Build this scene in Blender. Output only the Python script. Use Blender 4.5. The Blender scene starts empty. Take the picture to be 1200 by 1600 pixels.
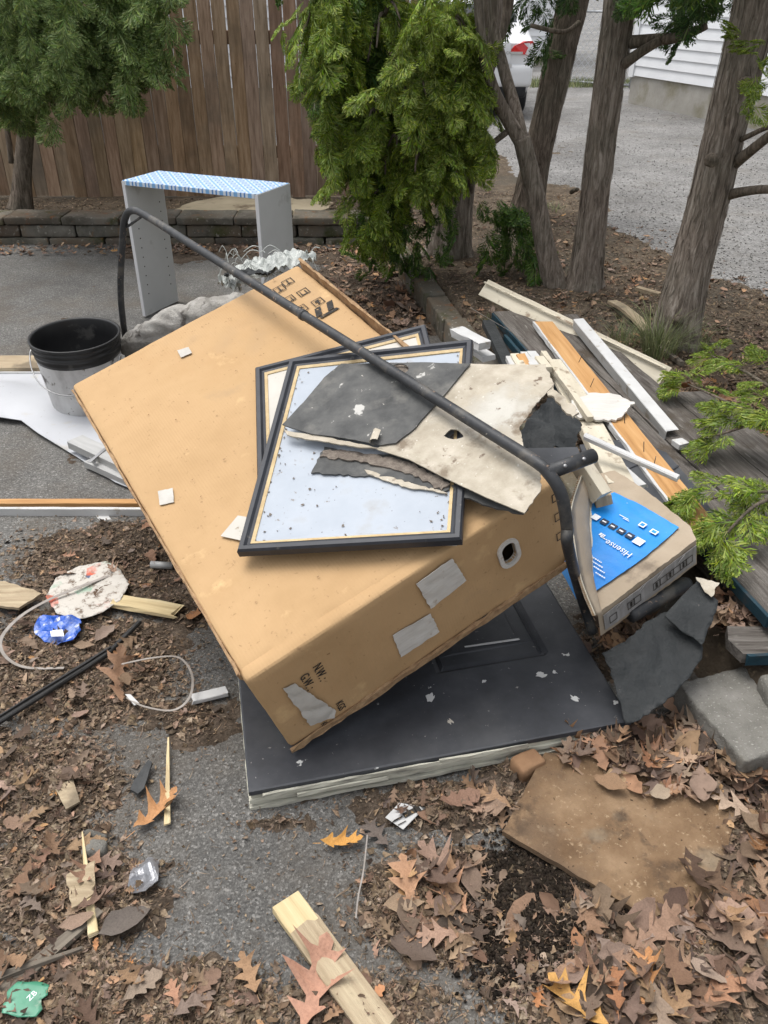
import bpy, bmesh, math, random
import numpy as np
from mathutils import Vector, Matrix, noise as mnoise
from mathutils.geometry import delaunay_2d_cdt

SC = bpy.context.scene
COL = SC.collection
R = random.Random(11)
RN = np.random.default_rng(11)

# ------------------------------------------------------------------ camera
EYE, FPX, HOR = 1.5, 1300.0, -20.0           # eye height, focal length in photo pixels, horizon row
PITCH = math.atan((800 - HOR) / FPX)
CP, SP = math.cos(PITCH), math.sin(PITCH)
cd = bpy.data.cameras.new('camera')
cam = bpy.data.objects.new('camera', cd)
COL.objects.link(cam)
cam.location = (0, 0, EYE)
cam.rotation_euler = (math.pi / 2 - PITCH, 0, 0)
cd.sensor_fit = 'VERTICAL'
cd.sensor_height = 32.0
cd.lens = 32.0 * FPX / 1600
cd.clip_start = 0.05
cd.clip_end = 600
SC.camera = cam

# ------------------------------------------------------------------ sky, sun, exposure
SUN_EL, SUN_AZ = math.radians(72), math.radians(-60)      # azimuth from +Y towards +X
w = bpy.data.worlds.new('World')
SC.world = w
w.use_nodes = True
nt = w.node_tree
nt.nodes.clear()
sky = nt.nodes.new('ShaderNodeTexSky')
sky.sky_type = 'NISHITA'
sky.sun_disc = False
sky.sun_elevation = SUN_EL
sky.sun_rotation = SUN_AZ
sky.air_density = 1.0
sky.dust_density = 4.0
hs = nt.nodes.new('ShaderNodeHueSaturation')
hs.inputs['Saturation'].default_value = 0.22           # white overcast
bg = nt.nodes.new('ShaderNodeBackground')
bg.inputs['Strength'].default_value = 0.15
wo = nt.nodes.new('ShaderNodeOutputWorld')
nt.links.new(sky.outputs[0], hs.inputs['Color'])
nt.links.new(hs.outputs[0], bg.inputs['Color'])
nt.links.new(bg.outputs[0], wo.inputs['Surface'])
sd = bpy.data.lights.new('sun', 'SUN')
sun = bpy.data.objects.new('sun', sd)
COL.objects.link(sun)
sd.energy = 1.0
sd.angle = math.radians(40)
sd.color = (1, 0.97, 0.93)
sun.rotation_euler = (math.pi / 2 - SUN_EL, 0, math.pi - SUN_AZ)
sun.location = (0, 0, 8)
SC.view_settings.view_transform = 'Standard'
SC.view_settings.look = 'None'
SC.view_settings.gamma = 1
SC.view_settings.use_curve_mapping = False
SC.view_settings.exposure = 0.78
SC.cycles.max_bounces = 6
SC.cycles.diffuse_bounces = 3
SC.cycles.transparent_max_bounces = 4


# ------------------------------------------------------------------ pixel -> place helpers
def ray(px, py):
    a, b = (px - 600) / FPX, (800 - py) / FPX
    return Vector((a, CP + SP * b, -SP + CP * b))


def at(px, py, z=0.0):
    d = ray(px, py)
    return Vector((0, 0, EYE)) + d * ((z - EYE) / d.z)


def aty(px, py, Y):
    d = ray(px, py)
    return Vector((0, 0, EYE)) + d * (Y / d.y)


def project(x, y, z):
    dz = z - EYE
    d = y * CP - dz * SP
    return 600 + FPX * x / d, 800 - FPX * (y * SP + dz * CP) / d


class Plane:
    def __init__(s, o, ex, n):
        s.o, s.n = Vector(o), Vector(n).normalized()
        ex = Vector(ex)
        s.ex = (ex - s.n * ex.dot(s.n)).normalized()
        s.ey = s.n.cross(s.ex)

    def M(s, u=0, v=0, h=0, rot=0):
        c, q = math.cos(rot), math.sin(rot)
        ex, ey = s.ex * c + s.ey * q, s.ey * c - s.ex * q
        o = s.o + s.ex * u + s.ey * v + s.n * h
        return Matrix(((ex.x, ey.x, s.n.x, o.x), (ex.y, ey.y, s.n.y, o.y), (ex.z, ey.z, s.n.z, o.z), (0, 0, 0, 1)))

    def uv(s, px, py, h=0):
        d = ray(px, py)
        e = Vector((0, 0, EYE))
        k = (s.o + s.n * h - e).dot(s.n) / d.dot(s.n)
        q = e + d * k - s.o
        return q.dot(s.ex), q.dot(s.ey)

    def up(s, h):
        return Plane(s.o + s.n * h, s.ex, s.n)


def GP(px, py, z, ex=(1, 0, 0), n=(0, 0, 1)):
    return Plane(at(px, py, z), ex, n)


# ------------------------------------------------------------------ noise (vectorised)
def vn(x, y, seed=0):
    x = np.asarray(x, float)
    y = np.asarray(y, float)
    xi, yi = np.floor(x).astype(np.int64), np.floor(y).astype(np.int64)
    fx, fy = x - xi, y - yi
    fx, fy = fx * fx * (3 - 2 * fx), fy * fy * (3 - 2 * fy)

    def h(i, j):
        v = (i * 374761393 + j * 668265263 + seed * 1442695041) & 0xFFFFFFFF
        v = ((v ^ (v >> 13)) * 1274126177) & 0xFFFFFFFF
        return ((v ^ (v >> 16)) & 0xFFFF) / 65535.0
    return (h(xi, yi) * (1 - fx) + h(xi + 1, yi) * fx) * (1 - fy) + (h(xi, yi + 1) * (1 - fx) + h(xi + 1, yi + 1) * fx) * fy


def fbm(x, y, o=4, seed=0):
    t, a, s = 0, .5, 0
    for k in range(o):
        t = t + a * vn(x * 2 ** k + 17.3 * k, y * 2 ** k - 9.1 * k, seed + k)
        s += a
        a *= .5
    return t / s


# ------------------------------------------------------------------ object helpers
WM = {}


def put(me, name, mat=None, parent=None, M=None, smooth=False, label=None, cat=None, group=None, kind=None):
    o = bpy.data.objects.new(name, me)
    COL.objects.link(o)
    M = M or Matrix.Identity(4)
    WM[o] = M.copy()
    if parent is not None:
        o.parent = parent
        o.matrix_basis = WM[parent].inverted() @ M
    else:
        o.matrix_basis = M
    if mat is not None and me is not None and not me.materials:
        me.materials.append(mat)
    if smooth and me is not None:
        me.polygons.foreach_set('use_smooth', [True] * len(me.polygons))
    for k, v in (('label', label), ('category', cat), ('group', group), ('kind', kind)):
        if v:
            o[k] = v
    return o


def thing(name, label, cat, loc=(0, 0, 0), group=None):
    return put(None, name, None, None, Matrix.Translation(Vector(loc)), False, label, cat, group)


def mesh(V, F, name='m'):
    me = bpy.data.meshes.new(name)
    me.from_pydata([tuple(v) for v in V], [], F)
    me.update()
    return me


def npmesh(V, F, name='m'):
    V = np.ascontiguousarray(V, dtype=np.float32)
    F = np.ascontiguousarray(F, dtype=np.int32)
    me = bpy.data.meshes.new(name)
    me.vertices.add(len(V))
    me.vertices.foreach_set('co', V.ravel())
    me.loops.add(F.size)
    me.loops.foreach_set('vertex_index', F.ravel())
    me.polygons.add(len(F))
    me.polygons.foreach_set('loop_start', np.arange(0, F.size, F.shape[1], dtype=np.int32))
    me.update(calc_edges=True)
    me.validate()
    return me


class MB:
    def __init__(s):
        s.V, s.F = [], []

    def add(s, V, F):
        b = len(s.V)
        s.V += [Vector(v) for v in V]
        s.F += [tuple(i + b for i in f) for f in F]
        return s

    def box(s, x0, x1, y0, y1, z0, z1):
        V = [(x, y, z) for z in (z0, z1) for y in (y0, y1) for x in (x0, x1)]
        return s.add(V, [(0, 2, 3, 1), (4, 5, 7, 6), (0, 1, 5, 4), (2, 6, 7, 3), (0, 4, 6, 2), (1, 3, 7, 5)])

    def tube(s, P, r, seg=12, cap=True):
        V, F = tube(P, r, seg, cap)
        return s.add(V, F)

    def mesh(s):
        return mesh(s.V, s.F)


def tube(P, r, seg=12, cap=True, disp=None):
    P = [Vector(p) for p in P]
    n = len(P)
    rr = r if isinstance(r, (list, tuple)) else [r] * n
    T = [(P[min(i + 1, n - 1)] - P[max(i - 1, 0)]).normalized() for i in range(n)]
    a = Vector((0, 0, 1)) if abs(T[0].z) < .9 else Vector((1, 0, 0))
    u = (a - T[0] * a.dot(T[0])).normalized()
    V, F = [], []
    for i in range(n):
        u = (u - T[i] * u.dot(T[i])).normalized()
        v = T[i].cross(u)
        for k in range(seg):
            t = 2 * math.pi * k / seg
            q = rr[i] * (1 + (disp(i, t) if disp else 0))
            V.append(P[i] + (u * math.cos(t) + v * math.sin(t)) * q)
    for i in range(n - 1):
        for k in range(seg):
            F.append((i * seg + k, i * seg + (k + 1) % seg, (i + 1) * seg + (k + 1) % seg, (i + 1) * seg + k))
    if cap:
        F.append(tuple(range(seg))[::-1])
        F.append(tuple(range((n - 1) * seg, n * seg)))
    return V, F


def smooth_path(P, n=8):
    P = [Vector(p) for p in P]
    Q = []
    for i in range(len(P) - 1):
        a, b, c, d = P[max(i - 1, 0)], P[i], P[i + 1], P[min(i + 2, len(P) - 1)]
        for k in range(n):
            t = k / n
            Q.append(.5 * ((2 * b) + (c - a) * t + (2 * a - 5 * b + 4 * c - d) * t * t + (3 * b - a - 3 * c + d) * t ** 3))
    Q.append(P[-1])
    return Q


def inside(p, poly):
    x, y = p
    c = False
    n = len(poly)
    for i in range(n):
        x0, y0 = poly[i]
        x1, y1 = poly[i - 1]
        if (y0 > y) != (y1 > y) and x < (x1 - x0) * (y - y0) / (y1 - y0) + x0:
            c = not c
    return c


def jagged(poly, step, amp, rnd=R, edges=None):
    out = []
    n = len(poly)
    for i in range(n):
        a, b = Vector(poly[i]), Vector(poly[(i + 1) % n])
        L = (b - a).length
        k = max(1, int(L / step))
        nr = Vector((-(b - a).y, (b - a).x)) / max(L, 1e-9)
        am = amp if edges is None or i in edges else amp * .12
        for j in range(k):
            t = j / k
            out.append(tuple(a.lerp(b, t) + nr * (rnd.uniform(-am, am) if j else 0)))
    return out


def sheet_mesh(poly, thick, h=None, res=.02, holes=()):
    """an irregular plate: outline poly (u, v), thickness, height function h(u, v)"""
    xs, ys = [p[0] for p in poly], [p[1] for p in poly]
    pts = [Vector(p) for p in poly]
    n = len(pts)
    ed = [(i, (i + 1) % n) for i in range(n)]
    for hl in holes:
        b = len(pts)
        pts += [Vector(p) for p in hl]
        ed += [(b + i, b + (i + 1) % len(hl)) for i in range(len(hl))]
    y = min(ys) + res * .5
    j = 0
    while y < max(ys):
        x = min(xs) + res * (.25 + .5 * (j % 2))
        while x < max(xs):
            q = (x + R.uniform(-.12, .12) * res, y + R.uniform(-.12, .12) * res)
            if inside(q, poly) and not any(inside(q, hl) for hl in holes):
                pts.append(Vector(q))
            x += res
        y += res
        j += 1
    vo, _, fo, *_ = delaunay_2d_cdt(pts, ed, [], 1, 1e-6)
    fo = [f for f in fo if not any(inside((sum(vo[i].x for i in f) / 3, sum(vo[i].y for i in f) / 3), hl) for hl in holes)]
    h = h or (lambda u, v: 0)
    N = len(vo)
    top = [(p.x, p.y, h(p.x, p.y) + thick) for p in vo]
    bot = [(p.x, p.y, h(p.x, p.y)) for p in vo]
    F = []
    cnt = {}
    for f in fo:
        f = tuple(f)
        ar = (vo[f[1]] - vo[f[0]]).cross(vo[f[2]] - vo[f[0]])
        if ar < 0:
            f = f[::-1]
        F.append(f)
        F.append(tuple(i + N for i in f[::-1]))
        for a, b in zip(f, f[1:] + f[:1]):
            cnt[(a, b)] = 1
    for (a, b) in cnt:
        if (b, a) not in cnt:
            F.append((b, a, a + N, b + N))
    return mesh(top + bot, F)


def sheet(name, pl, pix, thick, mat, parent=None, h=None, res=.02, holes=(), jag=0, jstep=.02, jedges=None, h0=0, smooth=False, **kw):
    poly = [pl.uv(*p, h0) for p in pix]
    if sum(poly[i - 1][0] * poly[i][1] - poly[i][0] * poly[i - 1][1] for i in range(len(poly))) < 0:
        poly = poly[::-1]
        if jedges is not None:
            n = len(poly)
            jedges = [(n - 2 - e) % n for e in jedges]
    if jag:
        poly = jagged(poly, jstep, jag, edges=jedges)
    hl = [[pl.uv(*p, h0) for p in q] for q in holes]
    me = sheet_mesh(poly, thick, h, res, hl)
    o = put(me, name, mat, parent, pl.M(0, 0, h0), smooth, **kw)
    return o


def rbox_mesh(sx, sy, sz, r, n=(6, 6, 4), disp=None):
    """rounded box centred on the origin, full sizes; disp(p, nrm) -> offset along the normal"""
    S = Vector((sx / 2, sy / 2, sz / 2))
    V, F, idx = [], [], {}

    def ticks(h, k):
        a = [-h, -h + r * .3, -h + r]
        m = [(-h + r) + (2 * h - 2 * r) * i / k for i in range(1, k)]
        return a + m + [h - r, h - r * .3, h]
    tk = [ticks(S[i], n[i]) for i in range(3)]

    def vert(p):
        key = tuple(round(c, 6) for c in p)
        if key in idx:
            return idx[key]
        p = Vector(p)
        inn = Vector([max(-S[i] + r, min(S[i] - r, p[i])) for i in range(3)])
        d = p - inn
        nr = d.normalized() if d.length > 1e-9 else Vector((0, 0, 1))
        q = inn + nr * r
        if disp:
            q = q + nr * disp(q, nr)
        idx[key] = len(V)
        V.append(q)
        return idx[key]
    for ax in range(3):
        a, b = (ax + 1) % 3, (ax + 2) % 3
        for sgn in (-1, 1):
            for i in range(len(tk[a]) - 1):
                for j in range(len(tk[b]) - 1):
                    f = []
                    for (ii, jj) in ((i, j), (i + 1, j), (i + 1, j + 1), (i, j + 1)):
                        p = [0, 0, 0]
                        p[ax] = sgn * S[ax]
                        p[a] = tk[a][ii]
                        p[b] = tk[b][jj]
                        f.append(vert(p))
                    F.append(tuple(f) if sgn > 0 else tuple(f[::-1]))
    return mesh(V, F)


def frame_ab(a, b, up=(0, 0, 1), roll=0):
    a, b = Vector(a), Vector(b)
    x = (b - a).normalized()
    up = Vector(up)
    z = (up - x * up.dot(x)).normalized()
    y = z.cross(x)
    c, q = math.cos(roll), math.sin(roll)
    y, z = y * c + z * q, z * c - y * q
    return Matrix(((x.x, y.x, z.x, a.x), (x.y, y.y, z.y, a.y), (x.z, y.z, z.z, a.z), (0, 0, 0, 1))), (b - a).length


def plank_mesh(L, w, t, ch=.0015, step=.06, rough=.0008, bow=0, endj=.004, taper=1, twist=0):
    n = max(2, int(L / step))
    V, F = [], []
    for i in range(n + 1):
        s = i / n
        ww = w * (1 + (taper - 1) * s) / 2
        tt = t / 2
        c = min(ch, tt * .45, ww * .45)
        prof = [(-ww + c, -tt), (ww - c, -tt), (ww, -tt + c), (ww, tt - c), (ww - c, tt), (-ww + c, tt), (-ww, tt - c), (-ww, -tt + c)]
        tw = twist * s
        for (y, z) in prof:
            x = s * L
            if i in (0, n):
                x += R.uniform(-endj, endj)
            y2, z2 = y * math.cos(tw) - z * math.sin(tw), y * math.sin(tw) + z * math.cos(tw)
            V.append((x, y2 + R.uniform(-rough, rough), z2 + R.uniform(-rough, rough) * .6 + bow * 4 * s * (1 - s)))
    for i in range(n):
        for k in range(8):
            F.append((i * 8 + k, i * 8 + (k + 1) % 8, (i + 1) * 8 + (k + 1) % 8, (i + 1) * 8 + k)[::-1])
    F.append(tuple(range(8)))
    F.append(tuple(range(n * 8, n * 8 + 8))[::-1])
    return mesh(V, F)


def plank(name, a, b, w, t, mat, parent=None, up=(0, 0, 1), roll=0, **kw):
    pk = {k: kw.pop(k) for k in list(kw) if k in ('ch', 'step', 'rough', 'bow', 'endj', 'taper', 'twist')}
    M, L = frame_ab(a, b, up, roll)
    return put(plank_mesh(L, w, t, **pk), name, mat, parent, M, **kw)


def tube_obj(name, P, r, mat, parent=None, seg=12, loc=None, **kw):
    loc = Vector(loc) if loc is not None else Vector(P[0])
    V, F = tube([Vector(p) - loc for p in P], r, seg)
    return put(mesh(V, F), name, mat, parent, Matrix.Translation(loc), True, **kw)


def text_obj(name, body, size, M, mat, parent, depth=.0003, align='CENTER', sx=1):
    c = bpy.data.curves.new('t', 'FONT')
    c.body = body
    c.size = size
    c.align_x = align
    c.align_y = 'CENTER'
    c.extrude = depth
    c.resolution_u = 3
    to = bpy.data.objects.new('t', c)
    me = bpy.data.meshes.new_from_object(to)
    me.materials.clear()
    bpy.data.objects.remove(to)
    bpy.data.curves.remove(c)
    return put(me, name, mat, parent, M @ Matrix.Diagonal((sx, 1, 1, 1)))


def rect_mesh(x0, x1, y0, y1, z=0, t=.0006):
    return MB().box(x0, x1, y0, y1, z, z + t).mesh()


# ------------------------------------------------------------------ materials
def lin(c):
    return tuple(c) + (1,) if len(c) == 3 else tuple(c)


class Mat:
    def __init__(s, name, rough=.8, spec=.3, metal=0):
        s.m = bpy.data.materials.new(name)
        s.m.use_nodes = True
        s.t = s.m.node_tree
        s.b = s.t.nodes['Principled BSDF']
        s.b.inputs['Roughness'].default_value = rough
        s.b.inputs['Specular IOR Level'].default_value = spec
        s.b.inputs['Metallic'].default_value = metal
        s.tc = s.n('ShaderNodeTexCoord')
        s.nrm = None

    def n(s, t, **kw):
        o = s.t.nodes.new(t)
        for k, v in kw.items():
            setattr(o, k, v)
        return o

    def l(s, a, b):
        s.t.links.new(a, b)

    def setv(s, sock, v):
        if hasattr(v, 'is_output') or isinstance(v, bpy.types.NodeSocket):
            s.l(v, sock)
        else:
            sock.default_value = v

    def coords(s, stretch=(1, 1, 1), out='Object', rnd=False):
        mp = s.n('ShaderNodeMapping')
        mp.inputs['Scale'].default_value = stretch
        s.l(s.tc.outputs[out], mp.inputs['Vector'])
        if rnd:
            oi = s.n('ShaderNodeObjectInfo')
            mu = s.n('ShaderNodeMath', operation='MULTIPLY')
            mu.inputs[1].default_value = 37.0
            s.l(oi.outputs['Random'], mu.inputs[0])
            cb = s.n('ShaderNodeCombineXYZ')
            for i in range(3):
                s.l(mu.outputs[0], cb.inputs[i])
            s.l(cb.outputs[0], mp.inputs['Location'])
        return mp.outputs[0]

    def noise(s, vec, scale=5, detail=6, rough=.6, dist=0):
        o = s.n('ShaderNodeTexNoise')
        o.inputs['Scale'].default_value = scale
        o.inputs['Detail'].default_value = detail
        o.inputs['Roughness'].default_value = rough
        o.inputs['Distortion'].default_value = dist
        s.l(vec, o.inputs['Vector'])
        return o.outputs['Fac']

    def voro(s, vec, scale=50, feature='F1', out='Distance', rand=1):
        o = s.n('ShaderNodeTexVoronoi', feature=feature)
        o.inputs['Scale'].default_value = scale
        o.inputs['Randomness'].default_value = rand
        s.l(vec, o.inputs['Vector'])
        return o.outputs[out]

    def ramp(s, fac, stops, interp='LINEAR'):
        o = s.n('ShaderNodeValToRGB')
        cr = o.color_ramp
        cr.interpolation = interp
        while len(cr.elements) < len(stops):
            cr.elements.new(.5)
        for e, (p, c) in zip(cr.elements, stops):
            e.position = p
            e.color = lin(c) if not isinstance(c, (int, float)) else (c, c, c, 1)
        s.l(fac, o.inputs[0])
        return o.outputs[0]

    def mix(s, fac, a, b, mode='MIX'):
        o = s.n('ShaderNodeMix', data_type='RGBA', blend_type=mode)
        s.setv(o.inputs[0], fac)
        for sock, v in ((o.inputs[6], a), (o.inputs[7], b)):
            s.setv(sock, lin(v) if isinstance(v, (tuple, list)) else v)
        return o.outputs[2]

    def math(s, op, a, b=0.0):
        o = s.n('ShaderNodeMath', operation=op)
        s.setv(o.inputs[0], a)
        s.setv(o.inputs[1], b)
        return o.outputs[0]

    def bump(s, h, strength=.3, dist=.005):
        o = s.n('ShaderNodeBump')
        o.inputs['Strength'].default_value = strength
        o.inputs['Distance'].default_value = dist
        s.l(h, o.inputs['Height'])
        if s.nrm is not None:
            s.l(s.nrm, o.inputs['Normal'])
        s.nrm = o.outputs[0]
        s.l(s.nrm, s.b.inputs['Normal'])

    def col(s, c):
        s.setv(s.b.inputs['Base Color'], lin(c) if isinstance(c, (tuple, list)) else c)

    def rgh(s, c):
        s.setv(s.b.inputs['Roughness'], c)

    def hsv_rand(s, c, v=.3, hue=.02, src='object', sat=.15):
        """per-object or per-island variation of a colour"""
        if src == 'object':
            r = s.n('ShaderNodeObjectInfo').outputs['Random']
        else:
            r = s.n('ShaderNodeNewGeometry').outputs['Random Per Island']
        wn = s.n('ShaderNodeTexWhiteNoise', noise_dimensions='1D')
        s.l(r, wn.inputs['W'])
        sp = s.n('ShaderNodeSeparateColor')
        s.l(wn.outputs['Color'], sp.inputs[0])
        h = s.n('ShaderNodeHueSaturation')

        def rng(sock, amt, c0):
            a = s.math('MULTIPLY', sock, 2 * amt)
            return s.math('ADD', a, c0 - amt)
        s.l(rng(sp.outputs[0], hue, .5), h.inputs['Hue'])
        s.l(rng(sp.outputs[1], sat, 1), h.inputs['Saturation'])
        s.l(rng(sp.outputs[2], v, 1), h.inputs['Value'])
        s.setv(h.inputs['Color'], lin(c) if isinstance(c, (tuple, list)) else c)
        return h.outputs[0]


def PM(name, cols, scale=6, detail=7, stretch=(1, 1, 1), rough=.8, spec=.3, metal=0, bump=.25, bscale=120, bdist=.002, spots=(), rand=0, src='object', rnd=True, dist=0):
    """general weathered surface: noise ramp + optional spots + fine relief"""
    m = Mat(name, rough, spec, metal)
    v = m.coords(stretch, rnd=rnd)
    n = m.noise(v, scale, detail, .62, dist)
    k = len(cols)
    c = m.ramp(n, [(.3 + .4 * i / max(1, k - 1), q) for i, q in enumerate(cols)])
    for (sc, lo, hi, colr, *st) in spots:
        vv = m.coords(st[0] if st else (1, 1, 1), rnd=rnd)
        f = m.ramp(m.noise(vv, sc, 5, .6), [(lo, 0), (hi, 1)])
        c = m.mix(f, c, colr)
    if rand:
        c = m.hsv_rand(c, rand, .012, src)
    m.col(c)
    if bump:
        m.bump(m.noise(v, bscale, 4, .6), bump, bdist)
    return m.m

# ---- asphalt: aggregate speckle, worn patches, brown staining
def mk_asphalt():
    m = Mat('asphalt', .9, .25)
    v = m.coords()
    n1 = m.noise(v, 1.1, 6, .65)
    base = m.ramp(n1, [(.3, (.08, .078, .074)), (.5, (.13, .126, .118)), (.7, (.175, .17, .158))])
    vc = m.voro(v, 210, 'F1', 'Color')
    sp = m.n('ShaderNodeSeparateColor')
    m.l(vc, sp.inputs[0])
    agg = m.ramp(sp.outputs[0], [(.0, .5), (.5, .84), (.8, 1.1), (.93, 1.45), (1, 2.1)])
    c = m.mix(.75, base, agg, 'MULTIPLY')
    vc2 = m.voro(v, 380, 'F1', 'Color')
    sp2 = m.n('ShaderNodeSeparateColor')
    m.l(vc2, sp2.inputs[0])
    c = m.mix(.5, c, m.ramp(sp2.outputs[1], [(0, .55), (.6, .95), (1, 1.6)]), 'MULTIPLY')
    st = m.ramp(m.noise(v, 1.9, 7, .7), [(.46, 0), (.66, 1)])
    c = m.mix(m.math('MULTIPLY', st, .6), c, (.1, .082, .062))
    m.col(c)
    m.bump(m.voro(v, 210, 'F1', 'Distance'), .45, .003)
    m.bump(m.noise(v, 40, 6, .7), .5, .006)
    return m.m


def mk_soil():
    m = Mat('soil', .95, .15)
    v = m.coords()
    c = m.ramp(m.noise(v, 9, 8, .7), [(.3, (.04, .03, .022)), (.5, (.09, .068, .05)), (.7, (.16, .125, .095))])
    c2 = m.ramp(m.noise(v, 90, 6, .75), [(.3, .35), (.55, 1), (.75, 2.0)])
    c = m.mix(.85, c, c2, 'MULTIPLY')
    m.col(c)
    m.bump(m.noise(v, 110, 6, .75), .9, .006)
    return m.m


def mk_gravel():
    m = Mat('gravel', .9, .25)
    v = m.coords()
    big = m.ramp(m.noise(v, .9, 8, .75), [(.3, (.13, .126, .12)), (.5, (.205, .2, .192)), (.72, (.3, .294, .282))])
    vc = m.voro(v, 75, 'F1', 'Color')
    sp = m.n('ShaderNodeSeparateColor')
    m.l(vc, sp.inputs[0])
    c = m.mix(.8, big, m.ramp(sp.outputs[0], [(0, .6), (.5, .95), (1, 1.3)]), 'MULTIPLY')
    dirt = m.ramp(m.noise(v, 1.3, 6, .7), [(.54, 0), (.7, 1)])
    c = m.mix(m.math('MULTIPLY', dirt, .5), c, (.15, .13, .105))
    m.col(c)
    m.bump(m.voro(v, 75, 'F1', 'Distance'), .6, .01)
    m.bump(m.noise(v, 5, 5, .6), .4, .05)
    return m.m


ASPHALT, SOIL, GRAVEL = mk_asphalt(), mk_soil(), mk_gravel()
BED = PM('bed soil', [(.05, .038, .028), (.1, .078, .056), (.15, .12, .09)], 7, 8, bump=.9, bscale=70, bdist=.01, rough=.95, spec=.1,
         spots=[(30, .55, .7, (.22, .17, .11)), (2, .5, .66, (.08, .07, .055))])
SAND = PM('sandy concrete', [(.26, .22, .15), (.36, .31, .22)], 6, rough=.95, spots=[(5, .56, .66, (.12, .09, .06))])
BLOCKM = PM('weathered concrete block', [(.06, .055, .042), (.13, .12, .1), (.2, .185, .155)], 6, rough=.95, spec=.15, bump=.7, bscale=90, bdist=.004, rand=.2,
            spots=[(3, .48, .66, (.1, .075, .05)), (4.5, .55, .68, (.05, .055, .022)), (14, .6, .7, (.17, .095, .05)), (40, .6, .68, (.24, .225, .19))])
CONC = PM('concrete', [(.1, .096, .086), (.165, .158, .14), (.23, .22, .2)], 8, rough=.95, spec=.15, bump=.9, bscale=160, bdist=.004,
          spots=[(160, .6, .68, (.32, .31, .28)), (120, .62, .7, (.1, .09, .08)), (5, .58, .7, (.12, .1, .07))])
FENCEM = PM('cedar fence board', [(.16, .107, .068), (.275, .19, .127), (.37, .27, .19)], 5, 8, (9, 9, .9), rough=.85, spec=.15, bump=.45, bscale=40, bdist=.003, rand=.28,
            spots=[(2.2, .52, .75, (.15, .118, .088)), (9, .69, .74, (.035, .02, .012), (3, 3, 1.4))])


def mk_bark(name, a, b, c):
    m = Mat(name, .95, .1)
    v = m.coords((1, 1, .14), rnd=True)
    n = m.noise(v, 60, 8, .72, .6)
    col = m.ramp(n, [(.33, a), (.5, b), (.66, c)])
    g = m.ramp(m.noise(m.coords(), 3, 5), [(.42, 0), (.68, 1)])
    col = m.mix(m.math('MULTIPLY', g, .45), col, (.085, .09, .065))
    m.col(col)
    m.bump(n, .9, .012)
    m.bump(m.noise(v, 130, 4, .6), .5, .004)
    return m.m


BARK = mk_bark('arborvitae bark', (.075, .06, .048), (.23, .19, .155), (.4, .35, .3))
BARKD = mk_bark('dark bark', (.045, .035, .027), (.14, .112, .088), (.25, .205, .165))


def mk_leafmat(name, c0, c1, c2, src='island', trans=.35, rough=.55, hue=.025, v=.4):
    m = Mat(name, rough, .3)
    g = m.n('ShaderNodeNewGeometry')
    r = g.outputs['Random Per Island'] if src == 'island' else m.n('ShaderNodeObjectInfo').outputs['Random']
    cl = m.ramp(r, [(0, c0), (.5, c1), (1, c2)])
    cl = m.hsv_rand(cl, v, hue, src)
    n = m.noise(m.coords(), 3.0, 4)
    cl = m.mix(.6, cl, m.ramp(n, [(.3, .6), (.7, 1.45)]), 'MULTIPLY')
    m.col(cl)
    tr = m.n('ShaderNodeBsdfTranslucent')
    m.l(cl, tr.inputs['Color'])
    mx = m.n('ShaderNodeMixShader')
    mx.inputs[0].default_value = trans
    m.l(m.b.outputs[0], mx.inputs[1])
    m.l(tr.outputs[0], mx.inputs[2])
    m.l(mx.outputs[0], m.t.nodes['Material Output'].inputs['Surface'])
    return m.m


FOL_DARK = mk_leafmat('arborvitae dark green', (.035, .072, .02), (.06, .115, .03), (.12, .19, .06))
FOL_LEFT = mk_leafmat('arborvitae pale green', (.1, .155, .045), (.18, .255, .075), (.3, .37, .14))
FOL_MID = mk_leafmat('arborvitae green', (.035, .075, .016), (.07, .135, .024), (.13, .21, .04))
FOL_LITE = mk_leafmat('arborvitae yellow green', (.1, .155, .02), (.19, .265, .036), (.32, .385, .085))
GRASSM = mk_leafmat('grass blade', (.14, .17, .07), (.22, .25, .12), (.34, .35, .2))


def mk_oak(name, src):
    m = Mat(name, .75, .25)
    g = m.n('ShaderNodeNewGeometry')
    r = g.outputs['Random Per Island'] if src == 'island' else m.n('ShaderNodeObjectInfo').outputs['Random']
    cl = m.ramp(r, [(0, (.075, .052, .039)), (.2, (.145, .095, .066)), (.4, (.21, .138, .094)), (.55, (.29, .187, .122)), (.68, (.185, .142, .115)), (.8, (.34, .235, .165)), (.92, (.4, .22, .11)), (1, (.11, .083, .065))])
    cl = m.hsv_rand(cl, .22, .012, src)
    v = m.coords(rnd=True)
    cl = m.mix(.55, cl, m.ramp(m.noise(v, 28, 6, .7), [(.3, .45), (.55, 1.05), (.75, 1.3)]), 'MULTIPLY')
    m.col(cl)
    m.bump(m.noise(v, 90, 5, .6), .4, .003)
    return m.m


OAKM, OAKS = mk_oak('dry oak leaf', 'object'), mk_oak('dry leaf litter', 'island')
CHIPM = PM('litter chips', [(.06, .042, .03), (.15, .108, .075), (.27, .205, .145)], 90, 3, rough=.9, spec=.15, bump=0, rand=.65, src='island')
SIDING = PM('white vinyl siding', [(.72, .73, .74), (.8, .81, .82)], 3, rough=.45, bump=.05, spots=[(6, .66, .8, (.6, .6, .57))])
FOUND = PM('foundation concrete', [(.3, .285, .25), (.42, .4, .36)], 3, rough=.95, bump=.4, bscale=30, bdist=.01, spots=[(2.2, .5, .7, (.2, .18, .11))])
GALV = PM('galvanised steel', [(.34, .35, .36), (.45, .46, .47)], 20, rough=.45, metal=.7, bump=0)

# ================================================================== THE SETTING
BX = lambda y: -.07 + (6.0 - y) * .1886           # border between the asphalt and the raised bed
BEDZ = .13

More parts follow.
